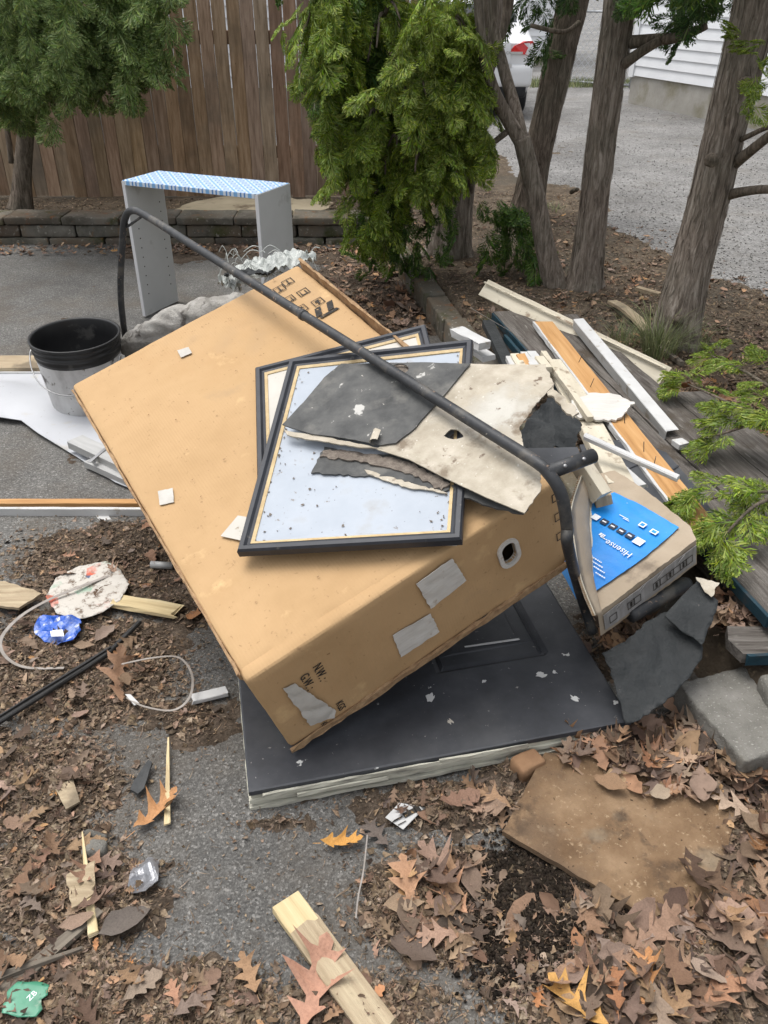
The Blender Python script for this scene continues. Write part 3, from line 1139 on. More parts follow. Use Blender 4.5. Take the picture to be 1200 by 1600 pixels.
put(MB().add([(-.4, -.5 * side, 3.25), (9.4, -.5 * side, 3.25), (9.4, 2.5 * side, 5), (-.4, 2.5 * side, 5), (-.4, 5.5 * side, 3.25), (9.4, 5.5 * side, 3.25)], [(0, 1, 2, 3), (3, 2, 5, 4)]).mesh(), 'roof', BARKD, ho, HM)

# white building closing the lot, chain-link gate in front, grass strip
g0 = at(700, 128, BEDZ)
gb = thing('white_garage', 'white garage wall behind the chain link gate at the back of the lot', 'building', (3.0, 19.5, BEDZ))
put(MB().box(-6, 3.6, 19.5, 24, .05, .3).mesh(), 'foundation', FOUND, gb)
gcm = None
for k in range(30):
    if gcm is None:
        gcm = MB().add([(-6, -.02, 0), (3.6, -.02, 0), (3.6, 0, .12), (-6, 0, .12), (-6, .06, 0), (3.6, .06, 0), (3.6, .06, .12), (-6, .06, .12)], [(0, 1, 2, 3), (0, 4, 5, 1), (5, 4, 7, 6), (3, 2, 6, 7), (0, 3, 7, 4), (1, 5, 6, 2)]).mesh()
    put(gcm, 'clapboard', SIDING, gb, Matrix.Translation((0, 19.5, .3 + .12 * k)))
put(MB().box(-5.95, 3.55, 19.57, 24, .3, 3.9).mesh(), 'wall', SIDING, gb)

q0, q1 = at(882, 133, BEDZ), at(985, 140, BEDZ)
gt = thing('chain_link_gate', 'grey chain link gate between the parked car and the white house', 'gate', q0)
GM, GL = frame_ab(q0, Vector((q1.x, q1.y, q0.z)))
for x in (0, .62 * GL, GL):
    tube_obj('post', [GM @ Vector((x, 0, 0)), GM @ Vector((x, 0, 2.1))], .028, GALV, gt, 8)
for z in (.06, 1.05, 2.0):
    tube_obj('rail', [GM @ Vector((0, 0, z)), GM @ Vector((GL, 0, z))], .018, GALV, gt, 6)
mb = MB()
s_ = .11
k = -2.0
while k < GL:
    for sg in (1, -1):
        x0, x1 = (k, k + 2.0)
        pts = [(x0, .06), (x1, 2.0)] if sg > 0 else [(x1, .06), (x0, 2.0)]
        (xa, za), (xb, zb) = pts
        # clip to [0, GL]
        ta, tb = 0, 1
        dx = xb - xa
        for lim, s2 in ((0, 1), (GL, -1)):
            pass
        lo = max(0, min(1, ((0 if dx > 0 else GL) - xa) / dx))
        hi = max(0, min(1, ((GL if dx > 0 else 0) - xa) / dx))
        if hi - lo > .02:
            A = GM @ Vector((xa + dx * lo, .004 * sg, za + (zb - za) * lo))
            B = GM @ Vector((xa + dx * hi, .004 * sg, za + (zb - za) * hi))
            mb.tube([A - q0, B - q0], .004, 3, False)
    k += s_
put(mb.mesh(), 'wire_mesh', GALV, gt, Matrix.Translation(q0))
gg = np.random.default_rng(3)
V, F = [], []
for k in range(2600):
    x, y = gg.uniform(-1.2, 1.15), gg.uniform(-.55, .3)
    p = Vector((q0.x + .55 + x, q0.y + y, BEDZ - .02))
    hgt = gg.uniform(.05, .16)
    wd = .012
    a = gg.uniform(0, 3.14)
    d = Vector((math.cos(a), math.sin(a), 0)) * wd
    b0 = len(V)
    V += [p - d, p + d, p + Vector((gg.normal(0, .03), gg.normal(0, .03), hgt))]
    F.append((b0, b0 + 1, b0 + 2))
put(mesh(V, F), 'grass_strip', GRASSM, None, kind='stuff', label='strip of green grass at the foot of the chain link gate', cat='grass')

# ------------------------------------------------------------------ materials of the objects
CARD = PM('cardboard', [(.4, .258, .13), (.455, .298, .155), (.495, .33, .178)], 3.2, 7, rough=.85, spec=.2, bump=.25, bscale=260, bdist=.0015, rnd=False,
          spots=[(2.2, .56, .8, (.4, .24, .11)), (45, .7, .74, (.24, .14, .07)), (3.1, .5, .74, (.43, .28, .14)), (1.7, .58, .76, (.36, .245, .14)), (7, .62, .72, (.41, .275, .15)), (70, .64, .7, (.33, .21, .11)), (9, .64, .76, (.58, .4, .21))])
def _corr(mat, axis=1, per=.0075):
    t = mat.node_tree
    b = t.nodes['Principled BSDF']
    old = b.inputs['Normal'].links[0].from_socket
    tc, wv, bp = t.nodes.new('ShaderNodeTexCoord'), t.nodes.new('ShaderNodeTexWave'), t.nodes.new('ShaderNodeBump')
    wv.bands_direction = 'XYZ'[axis]
    wv.inputs['Scale'].default_value = 1 / per / 3.18
    wv.inputs['Distortion'].default_value = .6
    wv.inputs['Detail'].default_value = 1
    bp.inputs['Strength'].default_value = .09
    bp.inputs['Distance'].default_value = .002
    t.links.new(tc.outputs['Object'], wv.inputs['Vector'])
    t.links.new(wv.outputs['Fac'], bp.inputs['Height'])
    t.links.new(old, bp.inputs['Normal'])
    t.links.new(bp.outputs[0], b.inputs['Normal'])


_corr(CARD, 0)
CARDD = PM('cardboard side', [(.35, .2, .09), (.43, .26, .125)], 4, rough=.85, bump=.3, bscale=200, rnd=False, spots=[(3, .58, .75, (.3, .17, .08))])
CARDG = PM('greyish cardboard', [(.3, .24, .17), (.4, .33, .25)], 6, rough=.9, bump=.4, bscale=150, spots=[(8, .6, .7, (.2, .16, .12))])
CARDE = PM('torn cardboard edge', [(.22, .13, .07), (.4, .27, .15)], 60, rough=.95, bump=.5, bscale=200)
INK = PM('black print', [(.02, .018, .015), (.045, .04, .035)], 90, rough=.8, bump=0, spots=[(120, .62, .68, (.3, .2, .1))])
TAPE = PM('paper label', [(.5, .48, .44), (.62, .6, .56)], 14, 5, (1, 8, 1), rough=.6, bump=.3, bscale=60, spots=[(30, .62, .7, (.42, .36, .3))])
TAPEG = PM('grey packing tape', [(.22, .21, .2), (.32, .31, .3)], 14, 6, (6, 1, 1), rough=.5, bump=.4, bscale=50)
TAPEP = PM('old adhesive paper', [(.42, .4, .36), (.52, .5, .46)], 20, rough=.8, bump=.3)
WHITEP = PM('white paint', [(.46, .46, .45), (.58, .58, .57)], 8, rough=.5, bump=.15, spots=[(26, .63, .68, (.4, .37, .32)), (4, .6, .8, (.55, .53, .48))])
CLEANW = PM('white melamine', [(.55, .55, .55), (.62, .62, .62)], 3, rough=.45, bump=.05, spots=[(5, .64, .8, (.55, .54, .5))])
GREYM = PM('pale grey melamine', [(.54, .54, .525), (.62, .62, .605)], 3, rough=.5, bump=.05, spots=[(6, .62, .8, (.3, .29, .26))])
CREAM = PM('cream paint', [(.48, .43, .33), (.6, .55, .44)], 9, 6, (.4, 3, 3), rough=.7, bump=.3, bscale=60, spots=[(14, .6, .68, (.26, .2, .14)), (4, .6, .75, (.4, .36, .27)), (60, .66, .7, (.12, .09, .07))])
ORANGEW = PM('bare stained wood', [(.33, .165, .058), (.46, .25, .095), (.54, .32, .14)], 6, 8, (.5, 9, 9), rough=.6, bump=.25, bscale=60, spots=[(5, .66, .74, (.25, .12, .05), (.5, 4, 4))])
PINE = PM('raw pine', [(.42, .32, .17), (.55, .44, .25), (.62, .52, .32)], 6, 8, (.6, 12, 12), rough=.75, bump=.4, bscale=60, spots=[(4, .58, .7, (.36, .27, .16)), (16, .68, .72, (.16, .1, .06))])
PINEW = PM('weathered pine', [(.27, .21, .13), (.38, .3, .2), (.48, .4, .27)], 7, 8, (.6, 11, 11), rough=.9, bump=.6, bscale=50, bdist=.004, spots=[(5, .54, .66, (.2, .16, .11)), (14, .66, .7, (.07, .05, .03))])
GREYW = PM('grey weathered wood', [(.065, .057, .05), (.125, .112, .1), (.2, .185, .168)], 9, 9, (.5, 7, 7), rough=.95, spec=.1, bump=.9, bscale=45, bdist=.006, dist=.6,
           spots=[(6, .56, .68, (.085, .07, .055)), (26, .62, .7, (.24, .225, .2), (.6, 4, 4)), (10, .66, .72, (.045, .035, .028))])
STICKM = PM('grey stick', [(.12, .1, .08), (.22, .19, .15)], 12, 6, (.4, 8, 8), rough=.95, bump=.6, bscale=60)
TEAL = PM('teal paint edge', [(.006, .022, .032), (.01, .042, .06)], 12, rough=.6, bump=.4, spots=[(18, .56, .66, (.03, .035, .04))])
BLACKP = PM('black powder coated pipe', [(.02, .021, .023), (.045, .047, .05)], 14, rough=.5, spec=.4, bump=.3, bscale=90, spots=[(14, .55, .68, (.09, .083, .072)), (50, .63, .67, (.2, .14, .1)), (90, .68, .7, (.3, .27, .23))])
BLACKF = PM('black frame paint', [(.02, .022, .028), (.034, .037, .045)], 20, rough=.45, spec=.35, bump=.1, spots=[(50, .66, .72, (.09, .085, .08))])
GOLD = PM('gold frame lip', [(.42, .3, .15), (.58, .45, .25)], 40, rough=.5, bump=.2)
MATB = PM('pale blue picture backing', [(.33, .365, .41), (.4, .435, .48)], 7, 8, rough=.65, bump=.1, bscale=40, spots=[(40, .66, .71, (.22, .2, .18)), (7, .6, .72, (.34, .35, .36)), (120, .69, .72, (.08, .06, .05)), (4, .62, .74, (.3, .29, .27))])
MATC = PM('ivory picture backing', [(.45, .43, .38), (.54, .51, .46)], 8, rough=.6, bump=.15, spots=[(60, .66, .7, (.25, .2, .14)), (9, .6, .75, (.48, .44, .37))])
LINO = PM('dark grey linoleum', [(.04, .041, .041), (.075, .076, .074), (.115, .114, .108)], 16, 9, rough=.7, bump=.35, bscale=180, spots=[(7, .54, .66, (.15, .145, .132)), (16, .66, .69, (.45, .44, .41)), (3, .56, .72, (.13, .125, .112)), (45, .7, .72, (.4, .38, .34))])
FELT = PM('beige felt backing', [(.33, .29, .225), (.43, .385, .31), (.53, .48, .4)], 14, 9, rough=.95, spec=.1, bump=.6, bscale=220, spots=[(6, .48, .66, (.29, .25, .19)), (3, .56, .66, (.5, .48, .43)), (11, .56, .66, (.22, .18, .135)), (30, .64, .7, (.17, .13, .1)), (90, .66, .7, (.6, .57, .5))])
FIBRE = PM('crumbled fibre core', [(.12, .1, .085), (.25, .215, .18)], 60, rough=1, spec=.05, bump=1, bscale=150, bdist=.004)
DOORP = PM('black door paint', [(.03, .032, .037), (.046, .049, .056), (.07, .073, .08)], 7, 9, rough=.5, spec=.4, bump=.12, bscale=70,
           spots=[(22, .695, .71, (.55, .55, .53)), (70, .69, .72, (.25, .24, .23)), (3, .52, .74, (.085, .087, .09)), (200, .68, .72, (.12, .12, .12))])
DOORE = PM('chipped door edge', [(.24, .23, .2), (.5, .485, .4), (.64, .625, .52)], 5, 6, (2.5, 14, 14), rough=.8, bump=.5, bscale=60, rnd=True)
TARP = PM('black tar paper', [(.015, .017, .018), (.032, .035, .036)], 12, rough=.7, bump=.9, bscale=90, bdist=.004, spots=[(12, .6, .75, (.055, .056, .055)), (50, .68, .72, (.14, .13, .12))])
BLACKR = PM('black rubber weatherstrip', [(.018, .018, .018), (.035, .034, .033)], 20, rough=.6, bump=.2, spots=[(30, .6, .7, (.08, .07, .06))])
BLUEP = PM('blue printed cardboard', [(.004, .16, .52), (.008, .23, .65), (.02, .29, .72)], 3, 6, rough=.4, spec=.4, bump=.2, bscale=40, spots=[(20, .68, .71, (.45, .52, .58)), (60, .7, .74, (.2, .35, .5))])
PRINTW = PM('white print', [(.68, .72, .76), (.78, .8, .82)], 60, rough=.45, bump=0)
PRINTK = PM('dark print tile', [(.012, .02, .04), (.02, .03, .06)], 30, rough=.4, bump=0)
BUCKETK = PM('black bucket plastic', [(.011, .011, .012), (.02, .02, .02)], 6, rough=.38, spec=.4, bump=.05, spots=[(9, .64, .72, (.06, .058, .054))])
BUCKETW = PM('dirty white bucket', [(.26, .25, .24), (.5, .49, .48), (.64, .64, .63)], 7, 8, (1, 1, .5), rough=.6, bump=.1, spots=[(9, .6, .66, (.1, .09, .085)), (26, .62, .68, (.16, .14, .12))])
RED = PM('red print', [(.3, .03, .02), (.4, .05, .03)], 20, rough=.5, bump=0)
STEEL = PM('steel wire', [(.3, .3, .3), (.4, .4, .4)], 20, rough=.4, metal=.8, bump=0)
ALU = PM('dull aluminium', [(.33, .33, .32), (.46, .46, .45)], 9, 6, (.5, 5, 5), rough=.55, metal=.35, bump=.1, spots=[(12, .6, .7, (.25, .22, .18))])
VINYL = PM('white vinyl sheet', [(.4, .41, .43), (.49, .5, .52)], 2, rough=.5, bump=.08, bscale=20, spots=[(9, .62, .7, (.45, .44, .42)), (60, .68, .72, (.3, .28, .25))])
GREYC = PM('dusty grey cloth', [(.2, .19, .17), (.31, .295, .27), (.4, .385, .355)], 12, 8, rough=1, spec=.05, bump=.8, bscale=80, bdist=.008, spots=[(16, .58, .68, (.1, .09, .08))])
PARTB = PM('rotting particle board', [(.125, .078, .045), (.2, .13, .076), (.275, .188, .115)], 9, 9, rough=.95, spec=.1, bump=.9, bscale=140, bdist=.004,
           spots=[(100, .6, .68, (.34, .25, .16)), (14, .56, .68, (.09, .062, .042)), (4, .54, .7, (.13, .09, .06)), (5, .6, .74, (.27, .215, .15)), (80, .66, .7, (.04, .025, .015))])
BRICKM = PM('brown brick', [(.2, .11, .06), (.3, .18, .1)], 14, rough=.95, bump=.6)
BAGM = PM('torn plastic bag', [(.3, .32, .3), (.5, .52, .49)], 9, 6, (1, 6, 1), rough=.35, spec=.5, bump=.6, bscale=30, bdist=.01, spots=[(9, .6, .68, (.24, .42, .4)), (14, .66, .72, (.2, .2, .19))])
STRAPM = PM('grey plastic strap', [(.24, .215, .19), (.36, .33, .3)], 30, rough=.5, bump=0)
GREENP = PM('green plastic', [(.05, .22, .13), (.09, .3, .19)], 9, rough=.35, spec=.5, bump=.2, spots=[(20, .62, .7, (.25, .32, .24))])
CRUMB = PM('black soil crumbs', [(.012, .009, .007), (.035, .027, .02)], 60, rough=1, spec=.1, bump=0, rand=.5, src='island')
CARP = PM('white car paint', [(.74, .75, .76), (.78, .79, .8)], 2, rough=.18, spec=.5, bump=0)
CARK = PM('dark car trim', [(.015, .016, .018), (.025, .026, .028)], 8, rough=.55, bump=0)
GLASSD = PM('dark car glass', [(.02, .025, .03), (.03, .035, .04)], 2, rough=.06, spec=.7, bump=0)
LAMP = PM('red tail lamp', [(.55, .012, .012), (.7, .03, .025)], 30, rough=.15, spec=.6, bump=0)
PEBM = PM('pebbles', [(.14, .135, .125), (.3, .29, .27)], 30, rough=.9, bump=0, rand=.5, src='island')
SLATE = PM('dark slate chip', [(.035, .037, .038), (.07, .072, .072)], 30, rough=.8, bump=.5)


def pattern_mat():
    m = Mat('blue and white lattice paper', .5, .3)
    v = m.coords((1, 1, 1))
    sp = m.n('ShaderNodeSeparateXYZ')
    m.l(v, sp.inputs[0])
    s = .078
    a = m.math('ADD', sp.outputs[0], sp.outputs[1])
    b = m.math('SUBTRACT', sp.outputs[0], sp.outputs[1])

    def line(x, per, wd):
        q = m.math('DIVIDE', x, per)
        f = m.math('FRACT', m.math('ADD', q, 100.0))
        d = m.math('ABSOLUTE', m.math('SUBTRACT', f, .5))
        return m.math('LESS_THAN', d, wd), d
    la, da = line(a, s, .09)
    lb, db = line(b, s, .09)
    lat = m.math('MAXIMUM', la, lb)
    # small blue flower in every diamond
    r = m.math('SQRT', m.math('ADD', m.math('POWER', m.math('SUBTRACT', .5, da), 2.0), m.math('POWER', m.math('SUBTRACT', .5, db), 2.0)))
    fl = m.math('LESS_THAN', m.math('ABSOLUTE', m.math('SUBTRACT', r, .2)), .075)
    c = m.mix(fl, (.56, .62, .68), (.06, .2, .46))
    c = m.mix(lat, c, (.16, .35, .6))
    c = m.mix(m.math('MULTIPLY', m.noise(v, 20, 5), .12), c, (.6, .63, .65))
    m.col(c)
    return m.m


PATTERN = pattern_mat()


def wav(a, f, s=0.):
    return lambda u, v: a * (mnoise.noise(Vector((u * f, v * f, s))) + .6)


# ================================================================== THINGS
# ------------------------------------------------------------------ parked car
CSC = .8
wr = at(806, 178, BEDZ)
cw = thing('parked_car', 'white estate car seen from behind, parked beyond the tree trunks', 'car', (wr.x - .78 * CSC, wr.y - .75 * CSC, BEDZ))
CO = WM[cw].translation.copy()
ST = []
prof = [(.0, .30), (.62, .29), (.8, .33), (.88, .5), (.905, .72), (.9, .9), (.87, 1.02), (.83, 1.1), (.76, 1.3), (.67, 1.5), (.6, 1.58), (.42, 1.63), (0, 1.65)]


def zmax(y):
    for (a, za), (b, zb) in zip([(0, 1.02), (.1, 1.06), (.2, 1.14), (.55, 1.53), (.7, 1.62), (2.2, 1.66), (3.0, 1.25), (3.3, 1.05), (4.5, .92), (4.75, .6)], [(.1, 1.06), (.2, 1.14), (.55, 1.53), (.7, 1.62), (2.2, 1.66), (3.0, 1.25), (3.3, 1.05), (4.5, .92), (4.75, .6), (9, .6)]):
        if a <= y <= b:
            return za + (zb - za) * (y - a) / (b - a)
    return .9


def zmin(y):
    return .46 if y < .02 else (.38 if y < .1 else 0)


ys = [0, .03, .1, .2, .3, .42, .55, .7, 1.2, 1.7, 2.2, 2.6, 3.0, 3.3, 3.9, 4.5, 4.75]
V, F = [], []
for y in ys:
    s = {0: .9, .03: .965, .1: .99}.get(y, 1) if y < 4.4 else .85
    row = []
    for (x, z) in prof:
        z2 = max(min(z, zmax(y)), zmin(y))
        row.append((x * s, y, z2))
    row = [(-x, y, z) for (x, y, z) in row[::-1][:-1]] + row
    V += row
n = len(prof) * 2 - 1
for i in range(len(ys) - 1):
    for k in range(n - 1):
        F.append((i * n + k, i * n + k + 1, i * n + n + k + 1, i * n + n + k))
F.append(tuple(range(n))[::-1])
F.append(tuple(range((len(ys) - 1) * n, len(ys) * n)))
CM_ = Matrix.Translation(CO) @ Matrix.Scale(CSC, 4)
body = put(mesh(V, F), 'body', CARP, cw, CM_, False)
body.data.polygons.foreach_set('use_smooth', [len(p.vertices) == 4 for p in body.data.polygons])


def cpart(name, me, mat, parent=None, smooth=False, M=None):
    return put(me, name, mat, parent or cw, CM_ @ (M or Matrix.Identity(4)), smooth)


gl = MB().add([(-.68, .19, 1.1), (.68, .19, 1.1), (.57, .54, 1.5), (-.57, .54, 1.5), (-.68, .22, 1.09), (.68, .22, 1.09), (.57, .57, 1.49), (-.57, .57, 1.49)], [(0, 1, 2, 3), (7, 6, 5, 4), (0, 4, 5, 1), (2, 6, 7, 3), (1, 5, 6, 2), (0, 3, 7, 4)])
rw = cpart('rear_window', Matrix.Translation((0, -.012, .004)) and gl.mesh(), GLASSD, M=Matrix.Translation((0, -.015, .008)))
cpart('wiper', MB().tube([(0, .17, 1.11), (.3, .19, 1.14)], .012, 6).mesh(), CARK, rw)
for sx in (-1, 1):
    for (y0, y1) in ((.75, 1.45), (1.52, 2.3)):
        P_ = [(.845, y0, 1.12), (.845, y1, 1.12), (.69, y1, 1.47), (.69, y0, 1.47)]
        Q_ = [(x - .02, y, z) for x, y, z in P_]
        V = [(sx * (x + .012), y, z) for x, y, z in P_] + [(sx * x, y, z) for x, y, z in Q_]
        F = [(0, 1, 2, 3), (7, 6, 5, 4), (0, 4, 5, 1), (1, 5, 6, 2), (2, 6, 7, 3), (3, 7, 4, 0)]
        cpart('side_window', mesh(V, F if sx > 0 else [f[::-1] for f in F]), GLASSD)
    # tail lamp wrapping the corner
    P_ = [(.5, -.012, .9), (.58, -.014, .99), (.74, -.012, 1.05), (.84, .03, 1.05), (.885, .16, 1.02), (.9, .17, .9), (.86, .03, .86), (.72, -.014, .88)]
    V = [(sx * x, y - .008, z) for x, y, z in P_] + [(sx * x * .96, y + .06, z) for x, y, z in P_]
    k = len(P_)
    F = [tuple(range(k)), tuple(range(2 * k - 1, k - 1, -1))] + [(i, i + k, (i + 1) % k + k, (i + 1) % k) for i in range(k)]
    tl = cpart('tail_light', mesh(V, [f[::-1] for f in F] if sx > 0 else F), LAMP)
    cpart('reverse_lens', MB().box(min(sx * .52, sx * .7), max(sx * .52, sx * .7), -.03, .0, .885, .915).mesh(), WHITEP, tl)
    cpart('reflector', MB().box(min(sx * .74, sx * .8), max(sx * .74, sx * .8), -.022, .03, .49, .68).mesh(), LAMP)
    # wheel
    for yy in (.8, 3.6):
        V, F = [], []
        pr = [(.2, -.1), (.3, -.11), (.335, -.08), (.345, 0), (.335, .08), (.3, .11), (.2, .1)]
        for a in range(32):
            t = 2 * math.pi * a / 32
            V += [(x, r * math.cos(t), r * math.sin(t)) for r, x in pr]
        for a in range(32):
            for q in range(6):
                F.append((a * 7 + q, ((a + 1) % 32) * 7 + q, ((a + 1) % 32) * 7 + q + 1, a * 7 + q + 1))
        whl = cpart('wheel', mesh(V, F), CARK, smooth=True, M=Matrix.Translation((sx * .78, yy, .345)))
        cpart('rim', MB().tube([(-.06, 0, 0), (.08, 0, 0)], .21, 20).mesh(), ALU, whl, M=Matrix.Translation((sx * .78, yy, .345)))
cpart('lower_bumper', rbox_mesh(1.6, .3, .2, .05, (6, 3, 3)), CARK, smooth=True, M=Matrix.Translation((0, .145, .4)))
cpart('bumper', rbox_mesh(1.74, .3, .3, .06, (6, 3, 3)), CARP, smooth=True, M=Matrix.Translation((0, .1, .6)))
cpart('bumper_step', MB().box(-.55, .55, -.056, .0, .72, .755).mesh(), GREYM)
cpart('tailgate', rbox_mesh(1.06, .05, .28, .02, (4, 2, 3)), CARP, smooth=True, M=Matrix.Translation((0, -.006, .9)))
pt = cpart('number_plate', MB().box(-.26, .26, -.05, -.032, .84, .98).mesh(), WHITEP)
text_obj('badge', 'OUTBACK', .055, CM_ @ Matrix.Translation((.4, -.034, .9)) @ Matrix.Rotation(math.pi / 2, 4, 'X'), ALU, cw, .003)
cpart('underbody', MB().box(-.75, .75, .25, 4.5, .2, .42).mesh(), CARK)
cpart('exhaust', MB().tube([(.4, .02, .27), (.4, .5, .27)], .035, 10).mesh(), ALU)

# ------------------------------------------------------------------ weathered boards lying on the border
def border_board(a, b, wd, th, label, edge=False, jag=.006, step=.05):
    t = thing('weathered_board', label, 'board', a)
    M, L = frame_ab(a, b)
    nn = max(4, int(L / .05))
    poly = jagged([(0, -wd / 2), (L, -wd / 2), (L, wd / 2), (0, wd / 2)], .04, jag, edges=[1, 3])
    put(sheet_mesh(poly, th, lambda u, v: .005 * mnoise.noise(Vector((u * 3, v * 6, a[0] * 9))) + .0025 * mnoise.noise(Vector((u * 9, v * 50, 1))), .028), 'plank', GREYW, t, M)
    if edge:
        plank('painted_edge', M @ Vector((.01, wd / 2 * edge + .004 * edge, th * .45)), M @ Vector((L - .01, wd / 2 * edge + .004 * edge, th * .45)), .009, th * 1.1, TEAL, t, rough=.0015)
    return t


e0, e1 = at(768, 497, .2), at(1208, 992, .2)
dv = (e1 - e0).normalized()
pv = Vector((-dv.y, dv.x, 0))                   # towards the bed
pv = pv if pv.x > 0 else -pv
border_board(e0 + pv * .095, e1 + pv * .095 - dv * .02, .18, .03, 'grey weathered board with teal painted edge running under the blue printed carton', edge=(-1 if pv.cross(dv).z < 0 else 1))
border_board(e0 + pv * .285 + dv * .1, e1 + pv * .29 + dv * .4, .18, .028, 'grey rotten board beside the white metal angle strip, cracked along its length')
border_board(e0 + pv * .45 + dv * 1.0, e1 + pv * .47 + dv * .5, .15, .03, 'grey rotten board under the low arborvitae boughs at the right')
b0, b1 = at(1125, 1000, .15), at(1260, 1010, .15)
border_board(b0 + Vector((.02, -.03, 0)), b0 + Vector((.35, -.02, 0)), .1, .028, 'short broken board with teal edge beside the concrete block', edge=-1, jag=.02)
tm = thing('landscape_timber', 'dark rotten landscape timber lying under the grey boards', 'timber', e0 + pv * .2)
for k in range(2):
    plank('timber', e0 + pv * (.1 + k * .17) + Vector((0, 0, -.095)) + dv * .05, e1 + pv * (.1 + k * .17) + Vector((0, 0, -.095)) - dv * .1, .16, .15, GREYW, tm, rough=.004, ch=.015)
tb = thing('teal_strip', 'thin dark teal painted batten beside the far end of the grey board', 'batten', at(790, 535, .21))
plank('batten', at(762, 505, .21), at(800, 585, .21), .05, .03, TARP, tb)
plank('painted_edge', at(789, 528, .215), at(852, 600, .215), .014, .03, TEAL, tb)

# concrete block at the front of the border
cbk = at(1150, 1110, .1)
put(rbox_mesh(.46, .25, .2, .007, (60, 32, 26), lambda p, n: .003 * mnoise.noise(p * 9) + .003 * mnoise.noise(p * 40) + .003 * mnoise.noise(p * 110)), 'concrete_block', CONC, None,
    Matrix.Translation(at(1178, 1100, .1) + Vector((.1, .02, -.1))) @ Matrix.Rotation(.3, 4, 'Z'), True, label='rough grey concrete block below the black tar paper', cat='block')
put(rbox_mesh(.2, .3, .2, .016, (5, 6, 5), lambda p, n: .006 * mnoise.noise(p * 13)), 'concrete_block', CONC, None,
    Matrix.Translation(at(1200, 1210, .0) + Vector((.115, .03, .04))), True, label='pale concrete block cut off by the right edge of the picture', cat='block')

# ------------------------------------------------------------------ stacked black door lying on the ground
DL, DR = Vector((-.287, 1.173, .06)), Vector((.565, 1.352, .085))
dx = (DR - DL).normalized()
dn = Vector((-.03, -.01, 1)).normalized()
dn = (dn - dx * dn.dot(dx)).normalized()
DP = Plane(DL, dx, dn)
DW, DLn = (DR - DL).length, 1.75
door = thing('door', 'black panelled door lying flat beneath the big cardboard box', 'door', DP.M(.4, .6, -.06).translation)


def door_h(u, v):
    h = .0
    for (a, b, c, d) in PANELS:
        du, dvv = max(a - u, u - b), max(c - v, v - d)
        dd = max(du, dvv)
        if -.012 < dd < .012:
            h -= .007 * (1 - abs(dd) / .012)
        elif -.05 < dd <= -.012:
            h -= .004 * (1 if dd > -.046 else .3)
    return h


c0 = DP.uv(697, 1036)
c1 = DP.uv(852, 1000)
PANELS = [(.49, .49 + .27, c0[1] - .02, c0[1] + .5), (.1, .1 + .27, c0[1] - .02, c0[1] + .5), (.49, .76, c0[1] + .6, c0[1] + 1.1), (.1, .37, c0[1] + .6, c0[1] + 1.1)]
us = sorted(set([0, DW, .004, DW - .004] + [q + e for a, b, c, d in PANELS for q in (a, b) for e in (-.012, 0, .012)] + [q - e for a, b, c, d in PANELS for q, e in ((a, -.046), (a, -.05), (b, .046), (b, .05))] + list(np.arange(.05, DW - .02, .05))))
vs_ = sorted(set([0, DLn, .004, DLn - .004] + [q + e for a, b, c, d in PANELS for q in (c, d) for e in (-.012, 0, .012)] + [q - e for a, b, c, d in PANELS for q, e in ((c, -.046), (c, -.05), (d, .046), (d, .05))] + list(np.arange(.05, DLn - .02, .05))))
us = [u for u in us if 0 <= u <= DW]
vs_ = [v for v in vs_ if 0 <= v <= DLn]
V, F = [], []
nu, nv = len(us), len(vs_)
for v in vs_:
    for u in us:
        e = -.002 if min(u, DW - u, v, DLn - v) < .002 else 0
        V.append((u, v, door_h(u, v) + e))
for v in (0, DLn):
    for u in (0, DW):
        V.append((u, v, -.014))
for j in range(nv - 1):
    for i in range(nu - 1):
        F.append((j * nu + i, j * nu + i + 1, j * nu + nu + i + 1, j * nu + nu + i))
K = nu * nv
F += [tuple([K, K + 1] + [i for i in range(nu - 1, -1, -1)]), tuple([K + 3, K + 2] + [(nv - 1) * nu + i for i in range(nu)]),
      tuple([K + 2, K] + [j * nu for j in range(nv)]), tuple([K + 1, K + 3] + [j * nu + nu - 1 for j in range(nv - 1, -1, -1)]), (K, K + 2, K + 3, K + 1)]
put(mesh(V, F), 'door_face', DOORP, door, DP.M())
# edge layers: chipped stile, core, lower skin
for k, (z, th, ins, mt) in enumerate(((-.021, .012, .004, DOORE), (-.033, .011, -.001, DOORE), (-.044, .01, .005, DOORE), (-.054, .009, -.003, DOORE))):
    poly = jagged([(ins, ins), (DW - ins, ins), (DW - ins, DLn - ins), (ins, DLn - ins)], .03, .0025)
    put(sheet_mesh(poly, th, lambda u, v, k=k: .0012 * mnoise.noise(Vector((u * 12, v * 12, k))), .12), 'edge_layer', mt, door, DP.M(0, 0, z - th / 2))
for (u0, u1, v, z) in ((.03, .5, -.004, -.016), (.42, .62, -.005, -.012), (.1, .3, -.006, -.03)):
    put(plank_mesh(u1 - u0, .006, .012, step=.03, rough=.0015, taper=.4), 'splinter', DOORE, door, DP.M(u0, v, z))
for (px, py, s) in ((672, 1090, .02), (898, 1092, .017), (703, 1128, .014), (845, 1055, .02), (866, 1050, .012), (756, 1065, .009), (962, 1098, .012)):
    u, v = DP.uv(px, py)
    s *= .75
    poly = [(s * (.25 + 1.0 * R.random()) * math.cos(a), s * (.4 + .4 * R.random()) * math.sin(a)) for a in np.arange(0, 6.28, .35)]
    put(sheet_mesh(poly, .0015, None, .01), 'plaster_splat', WHITEP, door, DP.M(u, v, door_h(u, v) + .0003, R.uniform(0, 3)))
# loose white strip in the panel moulding
put(plank_mesh(.14, .004, .004, rough=.001), 'moulding_chip', WHITEP, door, DP.M(*DP.uv(728, 1012), .003, -.02))

